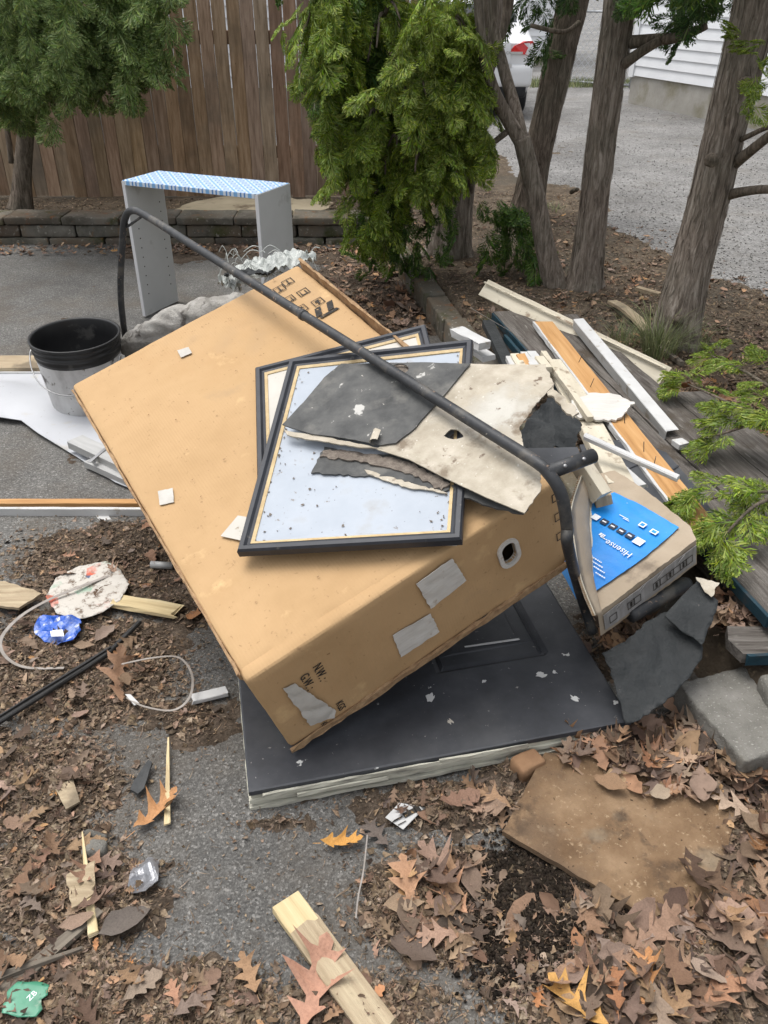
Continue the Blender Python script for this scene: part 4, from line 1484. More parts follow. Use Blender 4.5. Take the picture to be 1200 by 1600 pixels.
put(rbox_mesh(.07, .05, .055, .01, (3, 3, 3), lambda p, n: .005 * mnoise.noise(p * 30)), 'brick_chunk', BRICKM, None, Matrix.Translation(at(825, 1198, .028)) @ Matrix.Rotation(.5, 4, 'Z'), True,
    label='small brown brick chunk under the front edge of the black door', cat='brick')

# ------------------------------------------------------------------ big cardboard box
BR = Matrix(((.82931, -.51542, -.21584), (.45471, .84698, -.27544), (.32478, .13028, .93677)))
BP = Plane((-.2693, 1.1904, .3577), BR.col[0], BR.col[2])
BL2, BL1, BT = .777, 1.25, .302
box = thing('cardboard_box', 'large tan cardboard box tilted on the pile with picture frames on top', 'box', BP.M(.39, .62, -BT).translation)


def card_disp(p, n):
    d = .004 * mnoise.noise(p * 3.1) + .0012 * mnoise.noise(p * 17) + .0006 * mnoise.noise(p * 60)
    d -= .003 * math.exp(-((p.y + BL1 / 2 - .035 - .01 * mnoise.noise(p * 5)) / .006) ** 2) * (n.z > .5)
    d += .004 * mnoise.noise(p * 9) * (max(0, 1 - (p - Vector((-BL2 / 2, -BL1 / 2, BT / 2))).length / .12) + max(0, 1 - (p - Vector((BL2 / 2, -BL1 / 2, BT / 2))).length / .15)) * 2
    if n.z > .5:
        q = (1 - min(1, (abs(p.x) / .39) ** 2)) * (1 - min(1, (abs(p.y) / .62) ** 2))
        d -= .012 * q
    return d


bme = rbox_mesh(BL2, BL1, BT, .013, (50, 110, 22), card_disp)
BM = BP.M(BL2 / 2, BL1 / 2, -BT / 2)
bo = put(bme, 'carton', CARD, box, BM, True)


def boolean_cut(o, cutter):
    md = o.modifiers.new('b', 'BOOLEAN')
    md.object = cutter
    md.operation = 'DIFFERENCE'
    md.solver = 'EXACT'
    bpy.context.view_layer.update()
    dg = bpy.context.evaluated_depsgraph_get()
    me = bpy.data.meshes.new_from_object(o.evaluated_get(dg))
    o.modifiers.clear()
    old = o.data
    o.data = me
    bpy.data.meshes.remove(old)
    bpy.data.objects.remove(cutter)


# front face plane: origin at the left top front corner, u along the edge, v downwards
FP = Plane(BP.o, BP.ex, -BP.ey)                 # normal faces the camera; ey of this plane
hu, hv = FP.uv(795, 864)


def capsule(w, h, n=8):
    r = w / 2
    P = []
    for (cy, a0) in ((h / 2 - r, 0), (-(h / 2 - r), math.pi)):
        for k in range(n + 1):
            a = a0 + math.pi * k / n
            P.append((r * math.cos(a), cy + r * math.sin(a)))
    return P


def extrude(P, z0, z1):
    k = len(P)
    return mesh([(x, y, z0) for x, y in P] + [(x, y, z1) for x, y in P], [tuple(range(k))[::-1], tuple(range(k, 2 * k))] + [(i, (i + 1) % k, (i + 1) % k + k, i + k) for i in range(k)])


HW, HH = .036, .072
cut1 = put(extrude(capsule(HW, HH), -.04, .03), 'cutter', None, None, FP.M(hu, hv, 0, .08))
boolean_cut(bo, cut1)
cut3 = put(MB().box(.1, BL2 - .015, .009, BL1 - .02, -BT + .02, -.035).mesh(), 'cutter', None, None, BP.M())
boolean_cut(bo, cut3)
cut2 = put(MB().box(-.12, .16, .012, BL1 - .012, -BT + .01, -.02).mesh(), 'cutter', None, None, BP.M(-.1, 0, 0))
boolean_cut(bo, cut2)
WM[bo] = BM
bo.data.set_sharp_from_angle(angle=math.radians(22))
# white plastic rim of the hand hole
o1, i1 = capsule(HW + .02, HH + .02, 10), capsule(HW, HH, 10)
k = len(o1)
V = [(x, y, .0035) for x, y in o1] + [(x, y, .0035) for x, y in i1] + [(x, y, -.002) for x, y in o1] + [(x, y, -.012) for x, y in i1]
F = []
for i in range(k):
    j = (i + 1) % k
    F += [(i, j, k + j, k + i), (2 * k + i, 2 * k + j, j, i), (k + i, k + j, 3 * k + j, 3 * k + i)]
put(mesh(V, F), 'handle_rim', TAPE, box, FP.M(hu, hv, .001, .08))
# labels on the front face
for nm, pix in (('paper_label', [(650, 912), (706, 872), (728, 906), (672, 950)]), ('paper_label', [(613, 992), (672, 958), (686, 986), (626, 1026)])):
    sheet(nm, FP, pix, .0012, TAPE, box, wav(.0022, 40, 3), .008, jag=.0015, jstep=.008, h0=.002)
pk = sheet('peeling_label', FP, [(441, 1074), (460, 1066), (523, 1108), (520, 1118), (484, 1132)], .001, TAPEP, box, lambda u, v: .003 + .012 * abs(mnoise.noise(Vector((u * 16, v * 16, 2)))), .007, jag=.002, jstep=.008, h0=.001)
# printed letters run along the short side of the front face
for (body_, px, py, sz, fl) in (('N.W. :', 499, 1049, .03, 0), ('G.W. :', 479, 1064, .03, 0), ('KGS', 531, 1101, .026, 0), ('KGS', 507, 1132, .022, 0), ('M', 459, 1080, .03, 0)):
    u, v = FP.uv(px, py)
    text_obj('print', body_, sz, FP.M(u, v, .0035, -math.pi / 2), INK, box, .0004, sx=.72)
# printed marks on the right end of the front face
for (px, py) in ((868, 775), (872, 805), (875, 835)):
    u, v = FP.uv(px, py)
    V = MB().box(-.012, .012, .011, .013, 0, .0005).box(-.012, .012, -.013, -.011, 0, .0005).box(-.012, -.01, -.011, .011, 0, .0005)
    put(V.mesh(), 'print', INK, box, FP.M(u, v, .003))
# stickers, emblem and handling symbols on the top
for pix in ([(277, 548), (295, 543), (300, 552), (283, 559)], [(247, 768), (270, 763), (272, 785), (250, 790)]):
    sheet('sticker', BP, pix, .001, TAPEP, box, wav(.001, 60), .01, jag=.0008, jstep=.006, h0=.0005)


def mark(px, py, me, rot=0.0, h=.0012):
    u, v = BP.uv(px, py)
    put(me, 'print', INK, box, BP.M(u, v, h, rot))


def sq(w=.034, t=.0022):
    return MB().box(-w / 2, w / 2, w / 2 - t, w / 2, 0, .0005).box(-w / 2, w / 2, -w / 2, -w / 2 + t, 0, .0005).box(-w / 2, -w / 2 + t, -w / 2 + t, w / 2 - t, 0, .0005).box(w / 2 - t, w / 2, -w / 2 + t, w / 2 - t, 0, .0005)


sqm = [sq().box(-.008, .008, -.012, -.009, 0, .0005).box(-.002, .002, -.009, .012, 0, .0005).mesh(), sq().box(-.01, -.007, -.011, .008, 0, .0005).box(.006, .009, -.011, .008, 0, .0005).box(-.012, .012, -.0135, -.011, 0, .0005).mesh(),
       sq().box(-.003, .003, -.012, 0, 0, .0005).box(-.01, .01, .0, .003, 0, .0005).box(-.006, .006, .004, .01, 0, .0005).mesh()]
for i, (px, py) in enumerate(((450, 441), (474, 457), (497, 472), (437, 452), (452, 468), (471, 483))):
    mark(px, py, sqm[i % 3], .0 if i < 3 else .0)
mark(508, 482, MB().add([(-.04, -.02, 0), (-.02, -.02, 0), (-.005, .02, 0), (-.025, .02, 0), (.0, -.02, 0), (.02, -.02, 0), (.035, .02, 0), (.015, .02, 0), (-.03, -.035, 0), (.03, -.035, 0), (.025, -.024, 0), (-.035, -.024, 0),
                         (-.04, -.02, .0005), (-.02, -.02, .0005), (-.005, .02, .0005), (-.025, .02, .0005), (.0, -.02, .0005), (.02, -.02, .0005), (.035, .02, .0005), (.015, .02, .0005), (-.03, -.035, .0005), (.03, -.035, .0005), (.025, -.024, .0005), (-.035, -.024, .0005)],
                        [(12, 13, 14, 15), (16, 17, 18, 19), (20, 21, 22, 23), (0, 1, 13, 12), (4, 5, 17, 16), (8, 9, 21, 20)]).mesh())
mb = MB()
gq = random.Random(19)
for k in range(170):
    x_, y_ = gq.uniform(.02, BL2 - .02), gq.uniform(.02, BL1 - .02)
    r_ = gq.uniform(.0008, .003) * (1.8 if gq.random() < .08 else 1)
    a_ = gq.uniform(0, 6)
    mb.add([(x_ + r_ * math.cos(a_ + q * 1.57) * gq.uniform(.4, 1.6), y_ + r_ * math.sin(a_ + q * 1.57) * gq.uniform(.3, 1), .0012 - .012 * (1 - ((x_ - .39) / .39) ** 2) * (1 - ((y_ - .62) / .62) ** 2) + .004 + (.0015 if q % 2 else 0)) for q in range(4)], [(0, 1, 2, 3)])
put(mb.mesh(), 'dirt_specks', CARDE, box, BP.M())
# torn cardboard lip along the far right edge, ragged bottom edge of the front
plank('side_lip', BP.M(BL2 + .004, BL1 * .985, .002).translation, BP.M(BL2 + .004, BL1 * .42, .0).translation, .008, .045, CARDE, box, up=BP.n, rough=.0025, step=.03)
plank('bottom_edge', BP.M(.0, -.004, -BT + .004).translation, BP.M(BL2, -.004, -BT + .004).translation, .006, .02, CARDE, box, up=BP.n, rough=.003, step=.025)
plank('top_edge', BP.M(-.003, BL1 * .02, -.012).translation, BP.M(-.003, BL1 * .98, -.012).translation, .006, .022, CARDE, box, up=BP.n, rough=.002, step=.03)
# unseen junk that carries the raised end of the box
cr = thing('timber_offcut', 'rough timber offcut propping up the raised end of the cardboard box', 'timber', (.05, 2.2, 0))
plank('offcut', (-.45, 2.25, .1), (.25, 2.45, .2), .14, .2, GREYW, cr)
plank('offcut', (.1, 1.95, .14), (.3, 2.2, .2), .1, .28, GREYW, cr)

# ------------------------------------------------------------------ two picture frames on the box
def picture_frame(pl, corners, fw, fh, label, mat_back, h0):
    """corners: TL, TR, BR, BL in plane coordinates"""
    tl, tr, brr, blc = [Vector(c) for c in corners]
    ex = (tr - tl).normalized()
    W, Hh = (tr - tl).length, (blc - tl).length
    ey = Vector((-ex.y, ex.x))
    t = thing('picture_frame', label, 'picture frame', pl.M(*blc, h0).translation)
    M = pl.M(blc.x, blc.y, h0, math.atan2(ex.y, ex.x))
    prof = [(0, 0), (0, fh * .75), (fw * .15, fh), (fw * .55, fh), (fw * .75, fh * .7), (fw, fh * .6), (fw, 0)]
    pts = [(0, 0), (W, 0), (W, Hh), (0, Hh)]
    cen = Vector((W / 2, Hh / 2))
    for i in range(4):
        a, b = Vector(pts[i]), Vector(pts[(i + 1) % 4])
        d = (b - a).normalized()
        n = Vector((-d.y, d.x))
        V = [(*(a + d * q + n * q), z) for q, z in prof] + [(*(b - d * q + n * q), z) for q, z in prof]
        k = len(prof)
        F = [(j, j + 1, j + 1 + k, j + k) for j in range(k - 1)] + [tuple(range(k))[::-1], tuple(range(k, 2 * k)), (k - 1, 0, k, 2 * k - 1)]
        m_ = put(mesh(V, [f[::-1] for f in F]), 'frame_rail', BLACKF, t, M)
        lip = [(fw + .0005, .001), (fw + .0005, fh * .62), (fw + .008, fh * .5), (fw + .008, .001)]
        V = [(*(a + d * q + n * q), z) for q, z in lip] + [(*(b - d * q + n * q), z) for q, z in lip]
        put(mesh(V, [(4, 5, 1, 0), (5, 6, 2, 1), (6, 7, 3, 2), (0, 1, 2, 3), (7, 6, 5, 4)]), 'gold_lip', GOLD, m_, M)
    put(sheet_mesh([(fw, fw), (W - fw, fw), (W - fw, Hh - fw), (fw, Hh - fw)], .003, wav(.0012, 8, h0), .04), 'backing', mat_back, t, M @ Matrix.Translation((0, 0, fh * .2)))
    return t, M, W, Hh


F2 = [(.44, .852), (.868, .652), (.868 - .6 * .4236, .652 - .6 * .9058), (.44 - .6 * .4236, .852 - .6 * .9058)]
picture_frame(BP, F2, .024, .02, 'black and gold picture frame with ivory backing, lower of the two', MATC, .004)
F1 = [(.528, .768), (.911, .469), (.51, -.03), (.124, .272)]
fr1, F1M, F1W, F1H = picture_frame(BP, F1, .024, .022, 'black and gold picture frame with pale blue backing, lying uppermost', MATB, .0265)
sheet('backing_paper', BP, [(345, 838), (372, 806), (520, 830), (716, 846), (714, 853), (560, 852), (400, 850)], .0015, MATC, None, None, .05, h0=.002, label='cream paper sheet poking out from under the uppermost picture frame', cat='paper')

mb = MB()
gq = random.Random(9)
for k in range(150):
    x_, y_ = gq.uniform(.03, F1W - .03), gq.uniform(.03, F1H - .03)
    if gq.random() < .5:
        x_ = gq.choice((.034, F1W - .034)) + gq.gauss(0, .006)
    r_ = gq.uniform(.0012, .0045)
    a_ = gq.uniform(0, 6)
    mb.add([(x_ + r_ * math.cos(a_ + q * 1.57) * gq.uniform(.4, 1.3), y_ + r_ * math.sin(a_ + q * 1.57) * gq.uniform(.4, 1.3), .0095 + (.002 if q % 2 else 0)) for q in range(4)], [(0, 1, 2, 3)])
put(mb.mesh(), 'dirt_specks', FIBRE, fr1, F1M)
# ------------------------------------------------------------------ torn linoleum and felt sheets on the frames
LP = BP.up(.052)


def lino_h(u, v):
    return .006 + .006 * mnoise.noise(Vector((u * 5, v * 5, 3))) + .002 * mnoise.noise(Vector((u * 22, v * 22, 3)))


lw = thing('linoleum_sheet', 'narrow torn dark linoleum strip lying below the beige felt sheet', 'linoleum', LP.M(*LP.uv(600, 740), 0).translation)
sheet('strip', LP, [(487, 742), (508, 701), (560, 712), (640, 712), (708, 745), (702, 768), (690, 772), (610, 748)], .004, LINO, lw, wav(.004, 9, 8), .014, jag=.003, jstep=.01, h0=-.018)
sheet('crumbled_core', LP, [(505, 706), (560, 708), (640, 724), (704, 758), (690, 768), (640, 742), (560, 722), (500, 716)], .004, FIBRE, lw, wav(.003, 30, 8), .01, jag=.004, jstep=.008, h0=-.0125)
sheet('torn_edge', LP, [(570, 735), (690, 768), (700, 772), (640, 764), (575, 742)], .003, FELT, lw, None, .02, jag=.002, jstep=.01, h0=-.0135)
sheet('linoleum_strip', LP, [(706, 762), (730, 755), (826, 798), (818, 806), (770, 795), (712, 776)], .005, LINO, None, wav(.003, 14, 4), .012, jag=.004, jstep=.01, h0=-.018, label='dark torn linoleum sliver hanging over the box edge below the felt', cat='linoleum')
hole = [(698 + 14 * math.cos(a) * (1 + .25 * math.sin(3 * a)) + 12, 682 + 8 * math.sin(a)) for a in np.arange(0, 6.28, .55)]
flt = sheet('felt_sheet', LP, [(590, 706), (640, 660), (690, 612), (735, 572), (852, 575), (866, 606), (835, 640), (812, 672), (818, 700), (845, 738), (846, 770), (820, 806), (762, 782), (700, 752), (640, 722)], .0028, FELT, None, lino_h, .012,
            [hole], jag=.002, jstep=.006, jedges=[4, 5, 6, 7, 8, 9, 10], label='large beige felt backing sheet with a ragged hole under the black pipe', cat='felt sheet')
hole2 = [(626 + 14 * math.cos(a), 581 + 8 * math.sin(a)) for a in np.arange(0, 6.28, .45)]
ls = thing('linoleum_sheet', 'dark grey linoleum sheet with chips and a round hole lying on the pale frame', 'linoleum', LP.M(*LP.uv(580, 640), .006).translation)
sheet('sheet', LP, [(443, 668), (480, 628), (508, 595), (535, 573), (640, 571), (736, 573), (690, 626), (650, 672), (620, 697), (596, 700), (540, 690), (490, 683)], .003, LINO, ls, lambda u, v: lino_h(u, v) + .0012, .012, [hole2], jag=.0008, jstep=.012, h0=.004)
sheet('crumbled_core', LP, [(605, 568), (648, 568), (650, 596), (603, 597)], .003, FIBRE, ls, None, .012, h0=.001)
sheet('sheet_backing', LP, [(446, 676), (500, 686), (560, 698), (600, 706), (560, 704), (490, 692), (450, 683)], .004, FELT, ls, lino_h, .012, h0=.0, jag=.0015, jstep=.01)
# curled corner: a little rolled flap
cu = LP.uv(606, 690)
V, F = [], []
for i in range(12):
    a = -1.2 + i * .3
    for j in range(6):
        V.append((.001 + .045 * j / 5 * (1 - .03 * i), .011 * math.cos(a) * 1.3, .012 + .011 * math.sin(a)))
for i in range(11):
    for j in range(5):
        F.append((i * 6 + j, i * 6 + j + 1, i * 6 + 7 + j, i * 6 + 6 + j))
o_ = put(mesh(V, F), 'curled_corner', FELT, ls, LP.M(cu[0] - .03, cu[1], .006, .75), True)
sheet('torn_felt_strip', LP, [(850, 582), (870, 616), (905, 650), (895, 655), (868, 632), (846, 610)], .006, FELT, None, wav(.008, 30, 5), .01, jag=.004, jstep=.008, h0=.0, label='ragged pale felt strip at the right corner of the felt sheet', cat='felt strip')

# crumpled black sheet right of the felt
nv_ = Vector((.25, -.2, 1))
BS = Plane(aty(862, 665, 1.95), (1, .3, .25), nv_)
sheet('black_sheet', BS, [(800, 690), (838, 640), (868, 616), (892, 640), (908, 660), (898, 706), (850, 705), (815, 716)], .004, TARP, None, lambda u, v: .02 * mnoise.noise(Vector((u * 12, v * 12, 6))) + .008 * mnoise.noise(Vector((u * 30, v * 30, 6))), .012, jag=.005, jstep=.012,
      label='crumpled black sheet showing right of the felt sheet', cat='sheet')
BS2 = Plane(aty(860, 720, 1.8), (1, .3, .25), (.1, -.25, 1))
sheet('door_offcut', BS2, [(818, 706), (900, 704), (908, 722), (880, 735), (845, 738), (822, 730)], .012, DOORP, None, None, .03, label='black painted panel offcut behind the bent end of the pipe', cat='panel')

# ------------------------------------------------------------------ bent black pipe frame
pA = aty(190, 560, 3.45)
pB = aty(193, 350, 3.4)
ppl = [Vector((pA.x + .01, 3.5, 0.0)), aty(189, 470, 3.31), aty(192, 370, 3.19), aty(196, 340, 3.155), aty(206, 329, 3.11), aty(228, 337, 3.03)]
e_ = BP.M(*BP.uv(846, 735), .0).translation
pe = BP.M(*BP.uv(838, 722, .1), .1).translation
ps = ppl[-1]
hps = (ps - BP.o).dot(BP.n)
pz = [ps.lerp(pe, q) for q in (.2, .4, .6, .8, .93, 1.0)]
dn_ = (pe - ps).normalized()
pz += [pe + dn_ * .03 + Vector((.003, 0, -.009)), pe + dn_ * .055 + Vector((.008, 0, -.03)), pe + dn_ * .07 + Vector((.013, .004, -.065)), pe + dn_ * .08 + Vector((.02, .012, -.12)), pe + dn_ * .085 + Vector((.026, .02, -.17)), at(906, 925, .22), at(926, 988, .09)]
pipe = thing('pipe_frame', 'long bent black metal pipe lying across the cardboard box', 'pipe', ppl[0])
Q = smooth_path(ppl + pz, 8)
V, F = tube([q - ppl[0] for q in Q], [.013 + 0 * min(1, max(0, i - 60) / 20) for i in range(len(Q))], 16)
put(mesh(V, F), 'tube', BLACKP, pipe, Matrix.Translation(ppl[0]), True)
tube_obj('brace', [aty(196, 356, 3.175), aty(208, 348, 3.13), aty(222, 338, 3.05)], .005, BLACKP, pipe, 8, ppl[0])
j0 = pe + dn_ * .03 + Vector((0, 0, -.01))
j1 = aty(927, 712, j0.y + .06)
tube_obj('stub', [j0, j1], .0155, BLACKP, pipe, 20, ppl[0])
tube_obj('collar', [ps.lerp(pe, .535), ps.lerp(pe, .542)], .0152, BLACKP, pipe, 16, ppl[0])
for q_ in (.35, .75):
    tube_obj('bolt', [j0.lerp(j1, q_) + Vector((0, -.012, .008)), j0.lerp(j1, q_) + Vector((0, -.017, .012))], .004, STEEL, pipe, 8, ppl[0])

# ------------------------------------------------------------------ cabinet shell
ca = Vector((-1.29, 4.33, 0))
cex = Vector((.908, -.418, 0)).normalized()
cey = Vector((-cex.y, cex.x, 0))
CBM = Matrix(((cex.x, cey.x, 0, ca.x), (cex.y, cey.y, 0, ca.y), (0, 0, 1, 0), (0, 0, 0, 1)))
cab = thing('cabinet', 'white cabinet shell with blue patterned top standing behind the bucket', 'cabinet', ca)
CW_, CH_, CD_, CT_ = .785, .705, .29, .018
put(rbox_mesh(CT_, CD_, CH_ - .02, .0015, (1, 3, 6)), 'side_panel', GREYM, cab, CBM @ Matrix.Translation((CT_ / 2, CD_ / 2, CH_ / 2 + .0)))
put(rbox_mesh(CT_, CD_, CH_ - .02, .0015, (1, 3, 6)), 'side_panel', GREYM, cab, CBM @ Matrix.Translation((CW_ - CT_ / 2, CD_ / 2, CH_ / 2 + .0)))
put(rbox_mesh(CW_ - 2 * CT_ - .001, CD_ - .002, CT_, .0015, (6, 3, 1)), 'top_panel', CLEANW, cab, CBM @ Matrix.Translation((CW_ / 2, CD_ / 2, CH_ - .02)))
o = put(rect_mesh(.002, CW_ - .002, -.001, CD_ - .004, CH_ + .0, .0015), 'patterned_paper', PATTERN, cab, CBM @ Matrix.Translation((0, 0, -.0095)))
put(rect_mesh(.02, CW_ - .02, -.0035, -.0015, CH_ - .028, .0185), 'patterned_edge', PATTERN, cab, CBM)
for x in (.0, CW_ - CT_):
    put(MB().box(x, x + CT_, -.003, -.0005, .012, CH_ - .012).mesh(), 'edge_band', CLEANW, cab, CBM)
pin = MB().tube([(0, 0, 0), (.0012, 0, 0)], .0035, 8).mesh()
for z in np.arange(.12, .6, .048):
    for y in (.05, .24):
        put(pin, 'shelf_pin_hole', INK, cab, CBM @ Matrix.Translation((CT_ + .0003, y, z)))

# ------------------------------------------------------------------ bucket
bc = at(127, 655, .0) + Vector((0, .13, .008))
bk = thing('bucket', 'black topped plastic bucket with dirty white sides beside the box corner', 'bucket', bc)
BH = .315
rt, rb = .172, .145


def lathe(prof, seg=40, closed=False):
    V, F = [], []
    for i in range(seg):
        t = 2 * math.pi * i / seg
        V += [(r * math.cos(t), r * math.sin(t), z) for r, z in prof]
    k = len(prof)
    for i in range(seg):
        for j in range(k - 1):
            F.append((i * k + j, ((i + 1) % seg) * k + j, ((i + 1) % seg) * k + j + 1, i * k + j + 1))
    return mesh(V, F)


BTM = Matrix.Translation(bc) @ Matrix.Rotation(math.radians(3), 4, 'X')
rr_ = lambda z: rb + (rt - rb) * z / BH
put(lathe([(0.001, .0), (rb - .006, 0), (rb, .006), (rr_(.235), .235)]), 'wall', BUCKETW, bk, BTM, True)
put(lathe([(rr_(.235) + .0005, .232), (rr_(.24) + .002, .24), (rr_(.245) + .004, .246), (rr_(.25) + .001, .252), (rr_(.262) + .001, .262), (rr_(.266) + .006, .266), (rr_(.27) + .006, .27), (rr_(.272) + .001, .274), (rr_(.285) + .001, .285), (rr_(.288) + .006, .288), (rr_(.292) + .006, .293), (rr_(.294) + .002, .296),
           (rt + .003, .306), (rt + .007, .308), (rt + .007, .315), (rt - .001, .315), (rt - .004, .308), (rt - .007, .25), (rb - .006, .01), (.001, .008)]), 'rim', BUCKETK, bk, BTM, True)
hp = []
for i in range(25):
    a = math.pi * i / 24
    hp.append(BTM @ Vector((-(rt + .004) * math.cos(a), -(rt + .012) * math.sin(a) * .5 - .05 - .09 * math.sin(a), .265 - .14 * math.sin(a))))
hp = [BTM @ Vector((-(rt + .006) * math.cos(.0), -.02, .262))] + [BTM @ Vector((-(rt + .012) * math.cos(a), -(rr_(.2) + .02) * math.sin(a) - .015, .26 - .12 * math.sin(a))) for a in np.linspace(.1, 3.04, 24)]
tube_obj('handle', hp, .0028, STEEL, bk, 6, bc)
u_ = math.radians(250)
put(MB().add([(rr_(z) * 1.004 * math.cos(a), rr_(z) * 1.004 * math.sin(a), z) for a in np.linspace(4.95, 5.25, 8) for z in (.168, .176)], [(2 * i, 2 * i + 2, 2 * i + 3, 2 * i + 1) for i in range(7)]).mesh(), 'printed_band', RED, bk, BTM)

# ------------------------------------------------------------------ white vinyl sheet under the bucket
gp = GP(100, 680, .008)


def vin_h(u, v):
    e = max(0, -u - .15)
    return .004 + .02 * (mnoise.noise(Vector((u * 2.2, v * 2.2, 1))) + .3) * (1 if v < .3 else 1) + .10 * math.exp(-((u + .42) / .22) ** 2 - ((v - .28) / .14) ** 2)


sheet('vinyl_sheet', gp, [(-60, 590), (0, 583), (60, 585), (110, 600), (200, 640), (240, 720), (215, 772), (180, 757), (120, 716), (60, 682), (35, 664), (-60, 655)], .003, VINYL, None, vin_h, .03, smooth=True,
      label='curled white vinyl sheet lying under the bucket', cat='sheet')
pa = thing('paint_board', 'cream painted board behind the bucket at the left edge', 'board', at(20, 575, 0))
plank('plank', at(-120, 572, .03), at(90, 572, .03), .15, .045, PINEW, pa)
plank('painted_edge', at(-120, 587, .018), at(80, 586, .018), .012, .035, WHITEP, pa)
tr = thing('trim_board', 'long white trim strip with bare wood top edge lying at the left', 'trim', at(100, 800, 0))
plank('trim_face', at(-60, 799, .02), at(228, 800, .02), .014, .03, WHITEP, tr)
plank('bare_edge', at(-60, 789, .018) + Vector((0, .005, 0)), at(226, 789, .018) + Vector((0, .005, 0)), .03, .026, ORANGEW, tr)
sheet('paint_flake', GP(157, 805, .008), [(143, 800), (165, 800), (174, 812), (158, 815)], .002, WHITEP, None, None, .02, jag=.002, jstep=.008, label='white paint flake below the white trim strip', cat='flake')
al = thing('metal_rail', 'grey metal rails with a clasp sticking out from under the cardboard box', 'rail', at(160, 715, 0))
plank('rail_bar', at(118, 690, .05), at(225, 740, .06), .07, .03, ALU, al)
plank('rail_bar', at(140, 722, .03), at(235, 765, .03), .045, .025, ALU, al)
plank('clasp', at(140, 722, .068), at(166, 700, .072), .014, .004, STEEL, al)
plank('clasp_pin', at(138, 712, .04), at(148, 722, .06), .008, .008, STEEL, al)

# crumpled grey cloth behind the box
gcl = at(265, 520, 0)
V, F = [], []
Lp = [aty(196, 540, 3.35), aty(225, 522, 3.3), aty(260, 506, 3.25), aty(300, 492, 3.2), aty(335, 480, 3.1), aty(380, 468, 3.0)]
Lp = [Vector((p.x, p.y, p.z * .96)) for p in Lp]
Qp = smooth_path(Lp, 8)


def cl_d(i, t):
    p = Qp[i]
    return .3 * (1 - 2 * abs(mnoise.noise(Vector((p.x * 14 + 2 * math.cos(t), p.y * 14, 2 * math.sin(t)))))) + .25 * mnoise.noise(Vector((p.x * 7 + math.cos(t) * 1.2, p.y * 7 + math.sin(t) * 1.2, 2))) + .16 * mnoise.noise(Vector((p.x * 22 + 3 * math.cos(t), p.y * 22, 3 * math.sin(t))))


V, F = tube([q - gcl for q in Qp], [.03 + .022 * math.sin(math.pi * (i + 2) / (len(Qp) + 4)) for i in range(len(Qp))], 30, True, cl_d)
V = [Vector((v.x, v.y, max(v.z, .003))) for v in V]
put(mesh(V, F), 'grey_cloth', GREYC, None, Matrix.Translation(gcl), True, label='crumpled dusty grey cloth heaped between the box and the cabinet', cat='cloth')

# shredded plastic bag at the far corner of the box
bgc = BP.M(BL2 * .92, BL1 * 1.0, .0).translation
bag = thing('plastic_bag', 'shredded white and green plastic bag caught on the far corner of the box', 'bag', bgc)
hb = np.random.default_rng(6)
BGP = Plane(bgc, BP.ex, BP.n)
V, F = [], []
Nn = 26
for (px0, px1, py0, py1, zz, sd_) in ((345, 420, 398, 436, .0, 1), (400, 485, 392, 420, .01, 2), (390, 440, 388, 412, .02, 3)):
    pass
def crumple(P0, P1, wd, amp, seed, hgt):
    V, F = [], []
    n, m = 34, 14
    P0, P1 = Vector(P0), Vector(P1)
    d = (P1 - P0)
    s = Vector((-d.y, d.x, 0)).normalized() * wd
    for i in range(n + 1):
        for j in range(m + 1):
            a, b = i / n, j / m - .5
            p = P0 + d * a + s * b * (.5 + .5 * math.sin(math.pi * min(1, a * 1.1 + .05)) + .25 * mnoise.noise(Vector((a * 4, b * 3, seed))))
            z = hgt * math.cos(b * math.pi) * math.sin(math.pi * (a * .9 + .05))
            z += amp * mnoise.noise(Vector((a * 7, b * 5, seed))) + amp * .7 * mnoise.noise(Vector((a * 16, b * 12, seed + 3))) + amp * .4 * mnoise.noise(Vector((a * 5, b * 40, seed + 5)))
            V.append(p + Vector((0, 0, z)))
    for i in range(n):
        for j in range(m):
            F.append((i * (m + 1) + j, i * (m + 1) + j + 1, (i + 1) * (m + 1) + j + 1, (i + 1) * (m + 1) + j))
    return V, F


for (a, b, wd, amp, sd_, hg) in ((aty(345, 440, 2.75), aty(450, 412, 2.72), .16, .03, 1, .03), (aty(405, 418, 2.7), aty(492, 405, 2.66), .12, .022, 2, .03), (aty(350, 432, 2.72), aty(372, 452, 2.66), .07, .02, 7, .01)):
    V, F = crumple(a, b, wd, amp, sd_, hg)
    put(mesh([v - bgc for v in V], F), 'crumpled_film', BAGM, bag, Matrix.Translation(bgc), True)
mb = MB()
g = random.Random(4)
for k in range(45):
    a = aty(g.uniform(350, 490), g.uniform(393, 432), 2.7 + g.uniform(-.05, .05)) - bgc
    d = Vector((g.gauss(0, 1), g.gauss(0, .5), g.gauss(-.2, .3))).normalized() * g.uniform(.03, .07)
    mb.tube(smooth_path([a, a + d * .5 + Vector((0, 0, .015)), a + d + Vector((0, 0, g.uniform(-.03, .01)))], 4), .0012, 4)
put(mb.mesh(), 'shreds', BAGM, bag, Matrix.Translation(bgc))
V, F = crumple(aty(352, 428, 2.68), aty(420, 428, 2.6), .05, .01, 9, .012)
put(mesh([v - bgc for v in V], F), 'black_film', TARP, bag, Matrix.Translation(bgc), True)

